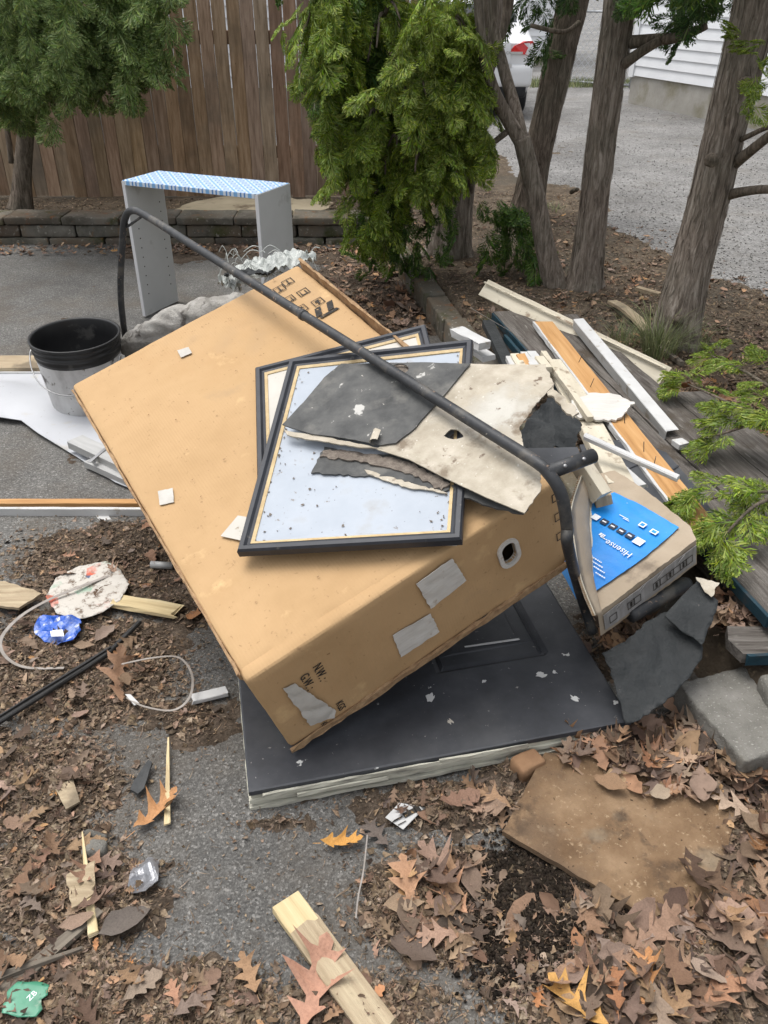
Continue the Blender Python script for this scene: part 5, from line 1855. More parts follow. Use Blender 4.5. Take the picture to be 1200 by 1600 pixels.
# ------------------------------------------------------------------ boards and strips at the right of the pile
t = thing('cream_board', 'long cream painted board leaning across the bed towards the leaning trunk', 'board', at(900, 520, .2))
plank('plank', at(757, 450, .27), at(1040, 590, .2), .085, .02, CREAM, t, up=(-.35, -.75, .6), rough=.0012)
plank('worn_edge', at(757, 441, .30), at(1040, 576, .235), .012, .006, CREAM, t, rough=.001)
t = thing('metal_angle', 'white metal angle strip lying across the cream board and the grey boards', 'metal strip', at(970, 580, .25))
a0, a1 = at(904, 499, .29), at(1050, 672, .25)
plank('flange', a0, a1, .045, .004, WHITEP, t, up=(0, -.35, 1), rough=.0003)
plank('flange', a0 + Vector((-.022, -.012, -.018)), a1 + Vector((-.022, -.012, -.018)), .004, .038, ALU, t, up=(0, -.35, 1), rough=.0003)
plank('end_cap', at(1058, 690, .25), at(1068, 697, .25), .04, .02, WHITEP, t)
t = thing('wood_trim', 'long orange brown wood trim board with bent nails and chipped white edge', 'trim', at(980, 670, .23))
w0, w1 = at(849, 505, .25), at(1108, 838, .25)
wd_ = (w1 - w0).normalized()
wp_ = Vector((-wd_.y, wd_.x, 0))
plank('plank', w0, w1, .082, .014, ORANGEW, t, rough=.0006, endj=.008)
sgn_ = 1 if wp_.x < 0 else -1
plank('painted_edge', w0 + wp_ * sgn_ * .044, w1 + wp_ * sgn_ * .044 - wd_ * .02, .009, .02, WHITEP, t, rough=.002)
for s in (.28, .42, .6, .72, .78, .9):
    p = w0.lerp(w1, s) + wp_ * R.uniform(-.02, .02) + Vector((0, 0, .006))
    tp = p + Vector((R.uniform(-.012, .012), R.uniform(-.01, .01), .035))
    tube_obj('nail', [p, tp], .0014, BLACKP, t, 6, WM[t].translation)
# grey torn siding scrap crossing it
sheet('torn_plaster_board', GP(935, 640, .27, n=(0, -.15, 1)), [(892, 630), (925, 618), (968, 622), (990, 634), (975, 650), (962, 660), (930, 662), (900, 655)], .008, TAPE, None, wav(.008, 12, 4), .015, jag=.008, jstep=.012, label='torn pale grey board scrap lying over the orange wood trim', cat='scrap')
t = thing('cream_strip', 'thin cream wood strip left of the orange wood trim', 'strip', at(880, 600, .27))
plank('strip', at(849, 552, .29), at(922, 655, .29), .022, .02, CREAM, t)
t = thing('cream_board', 'flat cream board fragment lying beside the thin cream strip', 'board', at(880, 590, .24))
plank('plank', at(868, 565, .25), at(930, 680, .25), .09, .014, CREAM, t, endj=.015)
t = thing('cream_board', 'cream board end with bare sawn face just right of the pipe stub', 'board', at(960, 730, .36))
plank('plank', at(925, 672, .34), at(970, 762, .34), .075, .03, CREAM, t, endj=.006)
t = thing('cream_stick', 'short cream square stick standing on the blue printed carton', 'stick', at(935, 770, .33))
plank('stick', at(905, 722, .43), at(940, 776, .37), .035, .05, CREAM, t)
plank('bare_end', at(941, 773, .36), at(945, 802, .31), .022, .045, PINEW, t, up=(1, 0, 0))
t = thing('white_stick', 'thin white square trim rod lying across the orange wood trim', 'rod', at(985, 715, .4))
plank('rod', at(914, 682, .42), at(1060, 748, .38), .022, .016, WHITEP, t, ch=.004)
t = thing('white_scrap', 'small white board scrap under the white square rod', 'scrap', at(985, 740, .28))
plank('scrap', at(955, 722, .3), at(1000, 762, .29), .05, .01, WHITEP, t, endj=.01)
t = thing('door_offcut', 'second black painted panel under the orange wood trim', 'panel', at(1010, 770, .23))
BPN = GP(1010, 770, .236)
sheet('panel', BPN, [(905, 700), (985, 690), (1040, 712), (1090, 770), (1140, 850), (1075, 870), (1000, 830), (930, 770)], .012, DOORP, t, None, .05)
for a, b in (((958, 742), (1005, 722)), ((1040, 740), (1060, 728))):
    plank('groove_bead', at(*a, .25), at(*b, .25), .006, .004, DOORP, t)
t = thing('slat_bundle', 'little bundle of white and brown slat offcuts behind the felt sheet', 'offcuts', at(820, 565, .3))
for k, (x0, y0, x1, y1, m_) in enumerate(((797, 560, 806, 578, WHITEP), (804, 556, 816, 577, CREAM), (813, 556, 824, 577, ORANGEW), (820, 553, 838, 577, WHITEP), (830, 552, 850, 578, WHITEP), (842, 560, 856, 578, CREAM))):
    plank('slat', at(x0, y0, .28 + .01 * (k % 3)), at(x1, y1, .29 + .01 * (k % 2)), .035, .02, m_, t)
t = thing('white_offcut', 'white plastic offcut behind the right corner of the uppermost frame', 'offcut', at(735, 530, .3))
plank('offcut', at(714, 518, .33), at(756, 540, .33), .06, .03, WHITEP, t, endj=.012, rough=.003)
plank('offcut', at(742, 545, .27), at(764, 560, .27), .06, .02, WHITEP, t)
t = thing('plank_scrap', 'short curved bare plank lying on the bed left of the leaning trunk', 'plank', at(980, 490, .15))
plank('plank', at(957, 472, .16), at(1012, 517, .16), .05, .016, PINEW, t, bow=.015, endj=.01)
plank('stick_on_bed', at(995, 452, BEDZ + .01), at(1030, 462, BEDZ + .01), .035, .03, PINEW, None, label='small bleached wood chunk left of the leaning trunk', cat='stick')
plank('fallen_branch', at(1020, 535, BEDZ + .02), at(1065, 568, BEDZ + .02), .02, .02, STICKM, None, label='bleached stick at the right foot of the leaning trunk', cat='stick')

# ------------------------------------------------------------------ blue printed carton
T0, T1 = Vector((.508, 1.547, .262)), Vector((.770, 1.705, .352))
tex = (T1 - T0).normalized()
tey = Vector((-.42, .9, .02))
tey = (tey - tex * tey.dot(tex)).normalized()
TP = Plane(T0, tex, tex.cross(tey))
TW, TD, TT = (T1 - T0).length + .012, .5, .085
ctn = thing('printed_carton', 'crushed flat carton with bright blue printed top, right of the big box', 'carton', TP.M(TW / 2, .2, -TT).translation)


def ct_d(p, n):
    return .007 * mnoise.noise(p * 9) + .0035 * mnoise.noise(p * 26) + .0015 * mnoise.noise(p * 70) - (.004 if abs(n.y) > .7 else 0) * abs(mnoise.noise(p * 14))


cpoly = [TP.uv(*q) for q in ((934, 958), (1088, 843), (1078, 822), (1002, 760), (960, 735), (921, 744), (924, 850))]
cpoly = jagged(cpoly, .012, .0012)
ctop = sheet_mesh(cpoly, TT, lambda u, v: .004 * mnoise.noise(Vector((u * 11, v * 11, 1))) + .0025 * mnoise.noise(Vector((u * 30, v * 30, 2))) + .006 * max(0, 1 - abs(v - .012) / .02) * mnoise.noise(Vector((u * 25, 0, 3))), .011)
put(ctop, 'carton', CARDG, ctn, TP.M(0, 0, -TT))
TPu = TP.up(.0035)
sheet('blue_print', TPu, [(921, 747), (940, 778), (960, 770), (1000, 790), (1061, 826), (1010, 870), (960, 905), (925, 928), (922, 870), (922, 810)], .0012, BLUEP, ctn, lambda u, v: .0025 + .0035 * mnoise.noise(Vector((u * 10, v * 10, 1))) + .0015 * abs(mnoise.noise(Vector((u * 30, v * 9, 5)))), .01, jag=.0008, jstep=.01)
Bm = TPu.up(.0085)
plank('torn_rim', TPu.M(*TPu.uv(921, 746), .004).translation, TPu.M(*TPu.uv(925, 930), .004).translation, .006, .008, CREAM, ctn, rough=.0025, step=.02)


def tmark(px0, py0, w_, h_, mat_, rot, nm='print_tile'):
    u, v = Bm.uv(px0, py0)
    return put(rect_mesh(-w_ / 2, w_ / 2, -h_ / 2, h_, 0, .0006) if False else rect_mesh(-w_ / 2, w_ / 2, -h_ / 2, h_ / 2, 0, .0006), nm, mat_, ctn, Bm.M(u, v, 0, rot))


u0, v0 = Bm.uv(931, 807)
u1, v1 = Bm.uv(998, 844)
rt_ = math.atan2(v1 - v0, u1 - u0)
for k, m_ in enumerate((PRINTW, PRINTK, PRINTK, PRINTK, PRINTK)):
    x, y = 931 + (984 - 931) * k / 4, 808 + (837 - 808) * k / 4
    tmark(x, y, .021, .018, m_, rt_)
    u, v = Bm.uv(x, y)
    if k:
        put(rect_mesh(-.006, .006, -.002, .002, .0007, .0004), 'print_line', PRINTW, ctn, Bm.M(u, v, 0, rt_))
tmark(998, 846, .026, .022, PRINTW, rt_)
u, v = Bm.uv(966, 857)
text_obj('brand_print', 'Hisense', .026, Bm.M(u, v, 0, rt_ + math.pi), PRINTW, ctn, .0004)
for (x, y, w_, h_) in ((941, 836, .016, .009), (943, 841, .022, .0025), (928, 872, .05, .003), (932, 881, .042, .003), (936, 890, .036, .003), (938, 899, .03, .003)):
    u, v = Bm.uv(x, y)
    q = -w_ / 2
    while q < w_ / 2 - .002:                                   # unreadable small print: broken white dashes
        l_ = R.uniform(.003, .008)
        put(rect_mesh(q, min(w_ / 2, q + l_), -h_ / 2, h_ / 2, 0, .0006), 'small_print', PRINTW, ctn, Bm.M(u, v, 0, rt_))
        q += l_ + .0016
for (x, y, w_, h_) in ((1004, 820, .018, .016), (1022, 831, .02, .014), (975, 808, .03, .002), (978, 812, .02, .002)):
    o = tmark(x, y, w_, h_, PRINTW, rt_)
    if h_ > .01:
        u, v = Bm.uv(x, y)
        put(rect_mesh(-w_ * .3, w_ * .3, -h_ * .3, h_ * .3, .0007, .0004), 'print_inset', BLUEP, ctn, Bm.M(u, v, 0, rt_))
# front side: grey tape band with outline print and staples
fa, fbb = TP.M(*TP.uv(934, 958), 0).translation, TP.M(*TP.uv(1088, 843), 0).translation
fd = (fbb - fa).normalized()
fno = fd.cross(TP.n)
fno = fno if fno.y < 0 else -fno
TF = Plane(fa, fd, fno)
FL = (fbb - fa).length
vs = 1 if TF.ey.z > 0 else -1
tpoly = jagged([(.012, -.016), (FL - .006, -.012), (FL - .008, -TT + .012), (.014, -TT + .014)], .012, .001)
tpoly = [(u, v * vs) for u, v in tpoly]
put(sheet_mesh(tpoly if vs > 0 else tpoly[::-1], .001, wav(.0018, 30), .009), 'side_tape', TAPEG, ctn, TF.M(0, 0, .002))
for k, q in enumerate((.12, .3, .36, .56, .63, .7, .77, .84, .9)):
    m_ = sq(.024, .0015)
    if k % 2:
        m_ = m_.box(-.003, .003, -.008, .008, 0, .0005)
    put(m_.mesh(), 'side_print', INK, ctn, TF.M(FL * q, -TT * .52 * vs, .0062))
for q in (.18, .42, .6, .82):
    put(MB().box(-.012, .012, -.0012, .0012, 0, .001).mesh(), 'staple', STEEL, ctn, TF.M(FL * q, -.018 * vs, .0065, .5))
# open flap standing along the torn left edge
fb = [TP.M(*TP.uv(*q), 0).translation for q in ((936, 956), (926, 900), (924, 850), (922, 800), (921, 748))]
ft = [at(930, 962, fb[0].z + .03), at(908, 905, fb[1].z + .06), at(898, 850, fb[2].z + .085), at(893, 795, fb[3].z + .1), at(912, 735, fb[4].z + .06)]
fb, ft = smooth_path(fb, 7), smooth_path(ft, 7)
fl0 = WM[ctn].translation
V, F, K_ = [], [], 7
for j, (p, q) in enumerate(zip(fb, ft)):
    for side_ in (0, 1):
        for k in range(K_):
            s_ = k / (K_ - 1)
            x_ = p.lerp(q, s_) + Vector((.012 * math.sin(s_ * 3.14), 0, 0)) + Vector((.003 * mnoise.noise(Vector((j * .4, s_ * 3, 2))), 0, .004 * mnoise.noise(Vector((j * .7, 0, 5))) * s_))
            V.append(x_ - fl0 + Vector((-.007, -.001, 0)) * side_)
for j in range(len(fb) - 1):
    for side_ in (0, 1):
        for k in range(K_ - 1):
            a_ = j * 2 * K_ + side_ * K_ + k
            f_ = (a_, a_ + 1, a_ + 1 + 2 * K_, a_ + 2 * K_)
            F.append(f_ if side_ else f_[::-1])
    a_ = j * 2 * K_ + K_ - 1
    F.append((a_, a_ + K_, a_ + 3 * K_, a_ + 2 * K_))
for e in (0, len(fb) - 1):
    F += [(e * 2 * K_ + k, e * 2 * K_ + k + 1, e * 2 * K_ + K_ + k + 1, e * 2 * K_ + K_ + k) for k in range(K_ - 1)]
put(mesh(V, F), 'open_flap', CARDG, ctn, Matrix.Translation(fl0), True)
mb = MB()
for j in range(len(ft) - 1):
    for q in range(3):
        p = ft[j].lerp(ft[j + 1], q / 3) + Vector((-.0035, 0, .0005))
        mb.tube([p - fl0 + Vector((-.003, 0, .0008)), p - fl0 + Vector((.003, 0, .0008))], .0012, 4)
put(mb.mesh(), 'corrugation', CARDE, ctn, Matrix.Translation(fl0))
tube_obj('flap_rim', [p + Vector((-.0005, 0, .001)) for p in ft], .002, CREAM, ctn, 5, fl0)
sheet('blue_scrap', GP(890, 900, .16, n=(-.2, -.1, 1)), [(866, 876), (884, 868), (896, 900), (907, 940), (900, 936), (884, 905)], .002, BLUEP, None, None, .02, label='sliver of blue printed carton showing left of the open flap', cat='carton')
t = thing('black_tube', 'short black plastic tube under the blue printed carton', 'tube', at(1040, 935, .21))
tube_obj('tube', [at(985, 962, .2), at(1072, 912, .215)], .019, BLACKP, t, 18)
tube_obj('tube_end', [at(1070, 913, .215), at(1076, 910, .216)], .014, TARP, t, 14)

# ------------------------------------------------------------------ tar paper
TPp = Plane(at(1030, 1010, .19), (1, .1, 0), (-.12, -.3, 1))
t = thing('tar_paper', 'torn black tar paper draped between the carton and the concrete block', 'tar paper', at(1030, 1010, .15))
sheet('sheet', TPp, [(940, 1022), (990, 996), (1010, 972), (1040, 955), (1070, 965), (1095, 985), (1097, 1030), (1056, 1082), (1000, 1126), (978, 1132), (960, 1075)], .003, TARP, t, lambda u, v: .028 * mnoise.noise(Vector((u * 8, v * 8, 1))) + .012 * abs(mnoise.noise(Vector((u * 19, v * 13, 1)))) + .004 * mnoise.noise(Vector((u * 45, v * 45, 1))), .009, jag=.003, jstep=.012, smooth=True)
sheet('strip', TPp, [(1036, 972), (1088, 914), (1120, 946), (1116, 965), (1094, 1016), (1080, 1002), (1060, 992)], .003, TARP, t, lambda u, v: .02 + .012 * mnoise.noise(Vector((u * 9, v * 9, 4))), .014, jag=.002, jstep=.012, h0=.004, smooth=True)
sheet('torn_felt', TPp, [(1084, 913), (1121, 922), (1108, 944), (1098, 936)], .002, FELT, t, lambda u, v: .028, .012, jag=.003, jstep=.008, h0=.008)

# ------------------------------------------------------------------ particle board at the lower right
sheet('particle_board', GP(960, 1310, .022, n=(.0, -.03, 1)), [(784, 1306), (850, 1182), (960, 1190), (1152, 1265), (1128, 1352), (1104, 1416), (1012, 1440), (985, 1424)], .014, PARTB, None,
      lambda u, v: .005 * mnoise.noise(Vector((u * 7, v * 7, 1))) + .0015 * mnoise.noise(Vector((u * 60, v * 60, 1))), .012, jag=.0012, jstep=.015, label='rotting brown particle board lying in the leaves at lower right', cat='board')

# ------------------------------------------------------------------ scraps on the ground
pr = Vector((1, 0, 0))
t = thing('wood_plank', 'weathered pine plank end in the foreground, freshly sawn yellow at its tip', 'plank', at(520, 1500, .01))
k0, k1 = at(447, 1410, .026), at(600, 1618, .022)
plank('plank', k0.lerp(k1, .22), k1, .061, .018, PINEW, t, endj=.012, rough=.0012)
plank('fresh_end', k0, k0.lerp(k1, .222), .059, .0175, PINE, t, endj=.003)
t = thing('wood_scrap', 'split yellow wood sliver lying right of the round paper scrap', 'wood', at(230, 948, .02))
plank('sliver', at(178, 938, .03), at(276, 955, .03), .05, .012, PINE, t, endj=.02, rough=.003)
sheet('wood_scrap', GP(25, 930, .03), [(-40, 918), (10, 913), (66, 932), (30, 955), (-40, 948)], .008, PINEW, None, wav(.006, 14), .02, jag=.003, jstep=.015, label='tan board scrap at the left edge behind the grey strap', cat='wood')
# round printed paper scrap
MULT = Mat('dirty printed paper', .7, .2)
v_ = MULT.coords()
vc = MULT.voro(v_, 22, 'F1', 'Color')
sp_ = MULT.n('ShaderNodeSeparateColor')
MULT.l(vc, sp_.inputs[0])
c_ = MULT.ramp(sp_.outputs[0], [(0, (.5, .47, .42)), (.55, (.54, .52, .47)), (.62, (.25, .38, .28)), (.75, (.06, .1, .2)), (.85, (.55, .12, .07)), (.9, (.56, .53, .48))], 'CONSTANT')
c_ = MULT.mix(MULT.ramp(MULT.noise(v_, 7, 6, .7), [(.42, 0), (.55, 1)]), c_, (.52, .49, .44))
c_ = MULT.mix(MULT.ramp(MULT.noise(v_, 40, 7, .75), [(.52, 0), (.62, 1)]), c_, (.16, .12, .09))
MULT.col(c_)
pp = [(72, 935), (88, 905), (125, 885), (168, 878), (190, 895), (203, 915), (190, 940), (160, 958), (120, 969), (90, 962)]
sheet('paper_scrap', GP(137, 925, .03), pp, .0012, MULT.m, None, wav(.007, 11, 4), .012, jag=.002, jstep=.01, smooth=True, label='round dirty printed paper scrap with green and red patches in the leaves', cat='paper')
t = thing('snack_bag', 'crumpled shiny blue snack bag half buried in the leaves', 'bag', at(92, 985, .02))
BAGB = PM('blue foil', [(.012, .06, .35), (.02, .1, .48), (.3, .36, .5)], 14, 6, rough=.3, spec=.6, bump=.6, bscale=30, bdist=.006, spots=[(26, .62, .68, (.55, .57, .6))])
sheet('foil', GP(92, 985, .025), [(54, 990), (62, 968), (90, 962), (126, 970), (128, 990), (110, 1008), (70, 1006)], .0015, BAGB, t, lambda u, v: .008 + .016 * mnoise.noise(Vector((u * 26, v * 26, 4))) + .006 * mnoise.noise(Vector((u * 70, v * 70, 2))), .007, jag=.003, jstep=.01)
sheet('printed_patch', GP(88, 987, .05), [(78, 986), (98, 984), (100, 993), (80, 995)], .001, PRINTW, t, lambda u, v: .01 * mnoise.noise(Vector((u * 26, v * 26, 4))), .007)
# black weatherstrip
t = thing('weather_strip', 'long black rubber weather strip lying diagonally through the leaves', 'strip', at(100, 1070, .02))
for (a, b, w_) in (((-30, 1145, .03), (170, 1020, .035), .016), ((166, 1024, .036), (218, 972, .03), .012)):
    plank('rubber_strip', at(*a), at(*b), w_, .012, BLACKR, t, ch=.003)
plank('groove_lip', at(-30, 1139, .036), at(172, 1013, .041), .006, .012, BLACKR, t, ch=.002)
# plastic strap loops
def strap(name, pts, w_, label, mat_):
    Q = smooth_path([at(*p) for p in pts], 10)
    V, F = [], []
    for i, q in enumerate(Q):
        tg = (Q[min(i + 1, len(Q) - 1)] - Q[max(i - 1, 0)]).normalized()
        s = tg.cross(Vector((.25, .15, 1))).normalized() * w_ / 2
        for z in (0, .0012):
            V += [q - s + Vector((0, 0, z)), q + s + Vector((0, 0, z))]
    for i in range(len(Q) - 1):
        a, b = i * 4, i * 4 + 4
        F += [(a, b, b + 1, a + 1), (a + 2, a + 3, b + 3, b + 2), (a, a + 2, b + 2, b), (a + 1, b + 1, b + 3, a + 3)]
    F += [(0, 1, 3, 2), tuple(len(V) - 4 + i for i in (0, 2, 3, 1))]
    return put(mesh([v - Q[0] for v in V], F), name, mat_, None, Matrix.Translation(Q[0]), label=label, cat='strap')


strap('plastic_strap', [(185, 895, .035), (130, 915, .045), (75, 938, .045), (30, 965, .05), (2, 998, .05), (8, 1025, .04), (40, 1043, .03), (100, 1044, .028)], .009, 'flat grey plastic strap curling round the blue snack bag', STRAPM)
strap('plastic_strap', [(190, 1038, .05), (240, 1028, .06), (280, 1028, .06), (300, 1055, .06), (296, 1090, .05), (270, 1110, .04), (225, 1104, .035), (198, 1090, .03)], .006, 'thin white plastic strap bent into a loop beside the box', STRAPM)
t = thing('trim_piece', 'short white trim piece lying left of the box corner', 'trim', at(330, 1086, .02))
plank('piece', at(303, 1092, .02), at(354, 1080, .02), .028, .012, WHITEP, t, endj=.008)
sheet('white_chip', GP(204, 1092, .03), [(196, 1086), (204, 1086), (218, 1100), (210, 1103)], .003, WHITEP, None, None, .01, label='narrow white plastic chip inside the strap loop', cat='chip')
tube_obj('clear_vial', [at(236, 882, .03), at(270, 884, .03)], .011, ALU, None, 14, label='small grey plastic cap sticking out beside the box edge', cat='cap')
# wooden slivers
t = thing('wood_splinter', 'thin straight pale lath left of the black door corner', 'splinter', at(262, 1220, .02))
plank('lath', at(261, 1287, .02), at(263, 1153, .02), .014, .006, PINE, t, taper=.3)
t = thing('wood_splinter', 'tapered pale wood splinter standing out of the litter at lower left', 'splinter', at(140, 1400, .02))
plank('lath', at(146, 1460, .03), at(129, 1302, .035), .02, .008, PINE, t, taper=.15)
t = thing('wood_stick', 'long grey weathered stick at the lower left corner', 'stick', at(70, 1510, .02))
plank('stick', at(-30, 1580, .02), at(155, 1425, .028), .036, .012, STICKM, t, taper=.5, rough=.002)
t = thing('wood_stick', 'thinner dark stick lying over the long grey one at lower left', 'stick', at(60, 1500, .02))
plank('stick', at(-20, 1532, .035), at(128, 1482, .03), .014, .01, STICKM, t, taper=.4, rough=.002)
sheet('wood_chip', GP(107, 1245, .02), [(87, 1236), (114, 1218), (126, 1256), (104, 1268)], .005, PINEW, None, wav(.004, 20), .015, jag=.001, jstep=.01, label='small square tan wood chip at the left', cat='wood')
sheet('wood_chip', GP(118, 1390, .03), [(105, 1370), (150, 1350), (148, 1400), (113, 1422)], .004, PINEW, None, wav(.006, 20), .015, jag=.003, jstep=.01, label='torn tan wood flake under the tapered splinter', cat='wood')
sheet('slate_chip', GP(220, 1218, .018), [(204, 1236), (210, 1222), (232, 1190), (238, 1193), (226, 1234), (216, 1243)], .006, SLATE, None, None, .012, jag=.0008, jstep=.01, label='dark grey slate chip next to the thin pale lath', cat='chip')
put(rbox_mesh(.05, .035, .03, .012, (3, 3, 3), lambda p, n: .006 * mnoise.noise(p * 60)), 'stone', CONC, None, Matrix.Translation(at(150, 1328, .02)), True, label='small tan stone beside the tapered splinter', cat='stone')
put(rbox_mesh(.05, .016, .016, .007, (3, 2, 2), lambda p, n: .003 * mnoise.noise(p * 80)), 'stone', CONC, None, Matrix.Translation(at(150, 1306, .02)) @ Matrix.Rotation(-.3, 4, 'Z'), True, label='narrow pale stone just behind the tan stone', cat='stone')
# crushed can
CANM = PM('dirty crushed foil', [(.2, .2, .21), (.42, .43, .45)], 14, rough=.35, metal=.6, bump=.6, bscale=40, bdist=.006, spots=[(14, .54, .64, (.1, .07, .05))])
sheet('crushed_can', GP(228, 1368, .018), [(200, 1386), (208, 1358), (232, 1340), (250, 1350), (248, 1380), (230, 1402), (206, 1400)], .002, CANM, None, lambda u, v: .006 + .018 * mnoise.noise(Vector((u * 30, v * 30, 3))), .006, jag=.002, jstep=.008, label='flattened silver foil can half covered by dirt at lower left', cat='can')
# green plastic
t = thing('green_plastic', 'torn green plastic piece with a white mark at the lower left corner', 'plastic', at(40, 1565, .02))
sheet('plastic', GP(42, 1565, .022), [(6, 1590), (12, 1560), (30, 1540), (62, 1538), (78, 1542), (76, 1558), (66, 1565), (68, 1580), (58, 1592), (30, 1594)], .0015, GREENP, t, lambda u, v: .01 + .015 * mnoise.noise(Vector((u * 14, v * 14, 1))), .008, jag=.002, jstep=.008, smooth=True)
text_obj('mark', 'ZB', .014, GP(50, 1556, .046).M(0, 0, 0, 1.0), PRINTW, t, .0003)
# printed sticker
t = thing('sticker', 'torn white printed label lying in front of the black door', 'label', at(632, 1275, .015))
sp0 = GP(632, 1275, .018)
sheet('paper', sp0, [(602, 1278), (624, 1255), (665, 1262), (630, 1297)], .0008, WHITEP, t, wav(.002, 25), .01)
for (x, y, w_, h_, r_) in ((640, 1272, .03, .012, .55), (652, 1266, .012, .02, .55), (622, 1281, .022, .0025, .55), (618, 1284, .03, .002, .55), (628, 1288, .02, .002, .55)):
    u, v = sp0.uv(x, y)
    put(rect_mesh(-w_ / 2, w_ / 2, -h_ / 2, h_ / 2, 0, .0004), 'print', INK, t, sp0.M(u, v, .0042, r_))
strap('dry_stem', [(574, 1305, .02), (568, 1360, .03), (560, 1400, .025), (556, 1435, .02)], .003, 'thin dry stem standing out of the leaves near the foreground plank', STRAPM)
strap('dry_stem', [(845, 545, .2), (750, 490, .3), (735, 480, .32)], .003, 'dead stem beside the white offcut', STRAPM)

# ================================================================== LEAF LITTER
BLOBS = [(150, 890, 150, 60, 1.1), (300, 905, 60, 80, 1), (110, 1050, 190, 90, 1.1), (60, 1230, 130, 100, 1), (110, 1400, 120, 100, 1.1), (50, 1560, 190, 90, 1), (320, 1575, 120, 60, 1.1), (300, 1130, 60, 40, .6),
         (1060, 1190, 130, 60, 1.1), (1150, 1380, 110, 160, 1.3), (970, 1530, 200, 100, 1.2), (690, 1420, 120, 90, 1.1), (730, 1260, 150, 40, .8), (870, 1450, 120, 110, 1.1), (560, 1575, 150, 50, .8), (1000, 1000, 120, 80, .7),
         (570, 440, 70, 70, 1.3), (630, 500, 50, 50, 1), (300, 395, 400, 13, 1), (60, 395, 200, 12, 1), (210, 840, 90, 30, .9), (130, 725, 60, 25, .6), (860, 1200, 120, 50, .8), (420, 1290, 90, 18, .35)]


def dens(x, y):
    px, py = project(x, y, 0)
    d = np.zeros_like(x)
    for (cx, cy, rx, ry, a) in BLOBS:
        d = np.maximum(d, a * np.exp(-((px - cx) / rx) ** 2 - ((py - cy) / ry) ** 2))
    return d


def gz(x, y):
    """ground height with the dirt lying on the asphalt"""
    x, y = np.asarray(x, float), np.asarray(y, float)
    s = soil(x, y)
    return np.maximum(asph(x, y), s)


def soil(x, y):
    d = dens(x, y)
    return .008 + .03 * (d - .45) * np.where(d > .45, .7, 1) + .03 * (fbm(x * 7, y * 7, 4, 41) - .5) + .012 * (fbm(x * 45, y * 45, 3, 44) - .5)


V, F, X, Y, Z = grid(-1.75, 1.5, .55, 5.9, 420, 620, soil)
keep = (X < BX(Y) - .0).ravel()
za = asph(X, Y).ravel()
ok = (Z.ravel() > za - .01) & keep
F = F[ok[F].all(1)]
put(npmesh(V, F), 'leaf_mould', SOIL, kind='structure', smooth=True)


def leaf_mesh(seed, kind):
    r = random.Random(seed)
    if kind == 0:      # pointed lobes, red oak
        st = [(0, .0, 0), (.07, .03, 0), (.15, .08, .02), (.22, .21, .09), (.26, .15, .05), (.31, .07, 0), (.38, .075, 0), (.45, .17, .05), (.5, .36, .15), (.55, .22, .07), (.6, .085, 0), (.67, .085, 0), (.72, .16, .05), (.76, .27, .13), (.8, .15, .06), (.85, .06, 0), (.92, .07, .02), (1.0, .012, 0)]
    elif kind == 1:    # round lobes, white oak
        st = [(0, .0, 0), (.1, .04, 0), (.2, .13, .03), (.26, .15, .03), (.31, .1, 0), (.38, .15, .03), (.45, .22, .04), (.51, .2, .03), (.56, .12, 0), (.64, .22, .03), (.7, .25, .04), (.76, .17, 0), (.84, .19, .02), (.91, .16, 0), (.97, .09, 0), (1.0, .02, 0)]
    else:              # plain oval leaf
        st = [(0, .0, 0), (.08, .06, 0), (.2, .15, 0), (.35, .22, 0), (.5, .25, 0), (.65, .23, 0), (.8, .16, 0), (.9, .1, 0), (.96, .05, 0), (1.0, .01, 0)]
    a, b, c, tw = r.uniform(-.5, 1.3), r.uniform(-.7, .9), r.uniform(-.4, .4), r.uniform(-.7, .7)
    V, F = [], []
    for (x, w_, fw) in st:
        for q in (-1, -.5, 0, .5, 1):
            ww = w_ * (1 + (r.uniform(-.22, .22) if abs(q) == 1 else 0))
            xx = x + fw * abs(q) * r.uniform(.8, 1.2)
            yy = q * ww
            z = a * yy * yy * 2.2 + b * (xx - .5) ** 2 * .8 + c * yy * .5 + tw * yy * (xx - .5) + .07 * mnoise.noise(Vector((xx * 5, yy * 7, seed))) + .03 * mnoise.noise(Vector((xx * 12, yy * 14, seed))) - (.012 if q == 0 else 0)
            V.append((xx - .45, yy, z))
    for i in range(len(st) - 1):
        for k in range(4):
            F.append((i * 5 + k, i * 5 + k + 1, i * 5 + k + 6, i * 5 + k + 5))
    n = len(V)
    V += [(-.62, -.006, .02), (-.62, .006, .02), (-.43, .008, .002), (-.43, -.008, .002)]
    F.append((n, n + 1, n + 2, n + 3))
    zm = min(v[2] for v in V)
    return np.array(V) - np.array((0, 0, zm * .75)), F


LV = [leaf_mesh(k, 0 if k < 7 else (1 if k < 10 else 2)) for k in range(13)]
LM = [mesh(v, f) for v, f in LV]
for me in LM:
    me.polygons.foreach_set('use_smooth', [True] * len(me.polygons))


def leafpose(x, y, s, rz, tilt, z=None, lift=.006):
    z = float(gz(np.array([x]), np.array([y]))[0]) if z is None else z
    return Matrix.Translation((x, y, z + lift)) @ Matrix.Rotation(rz, 4, 'Z') @ Matrix.Rotation(tilt, 4, Vector((math.cos(rz * 3), math.sin(rz * 3), 0))) @ Matrix.Scale(s, 4)


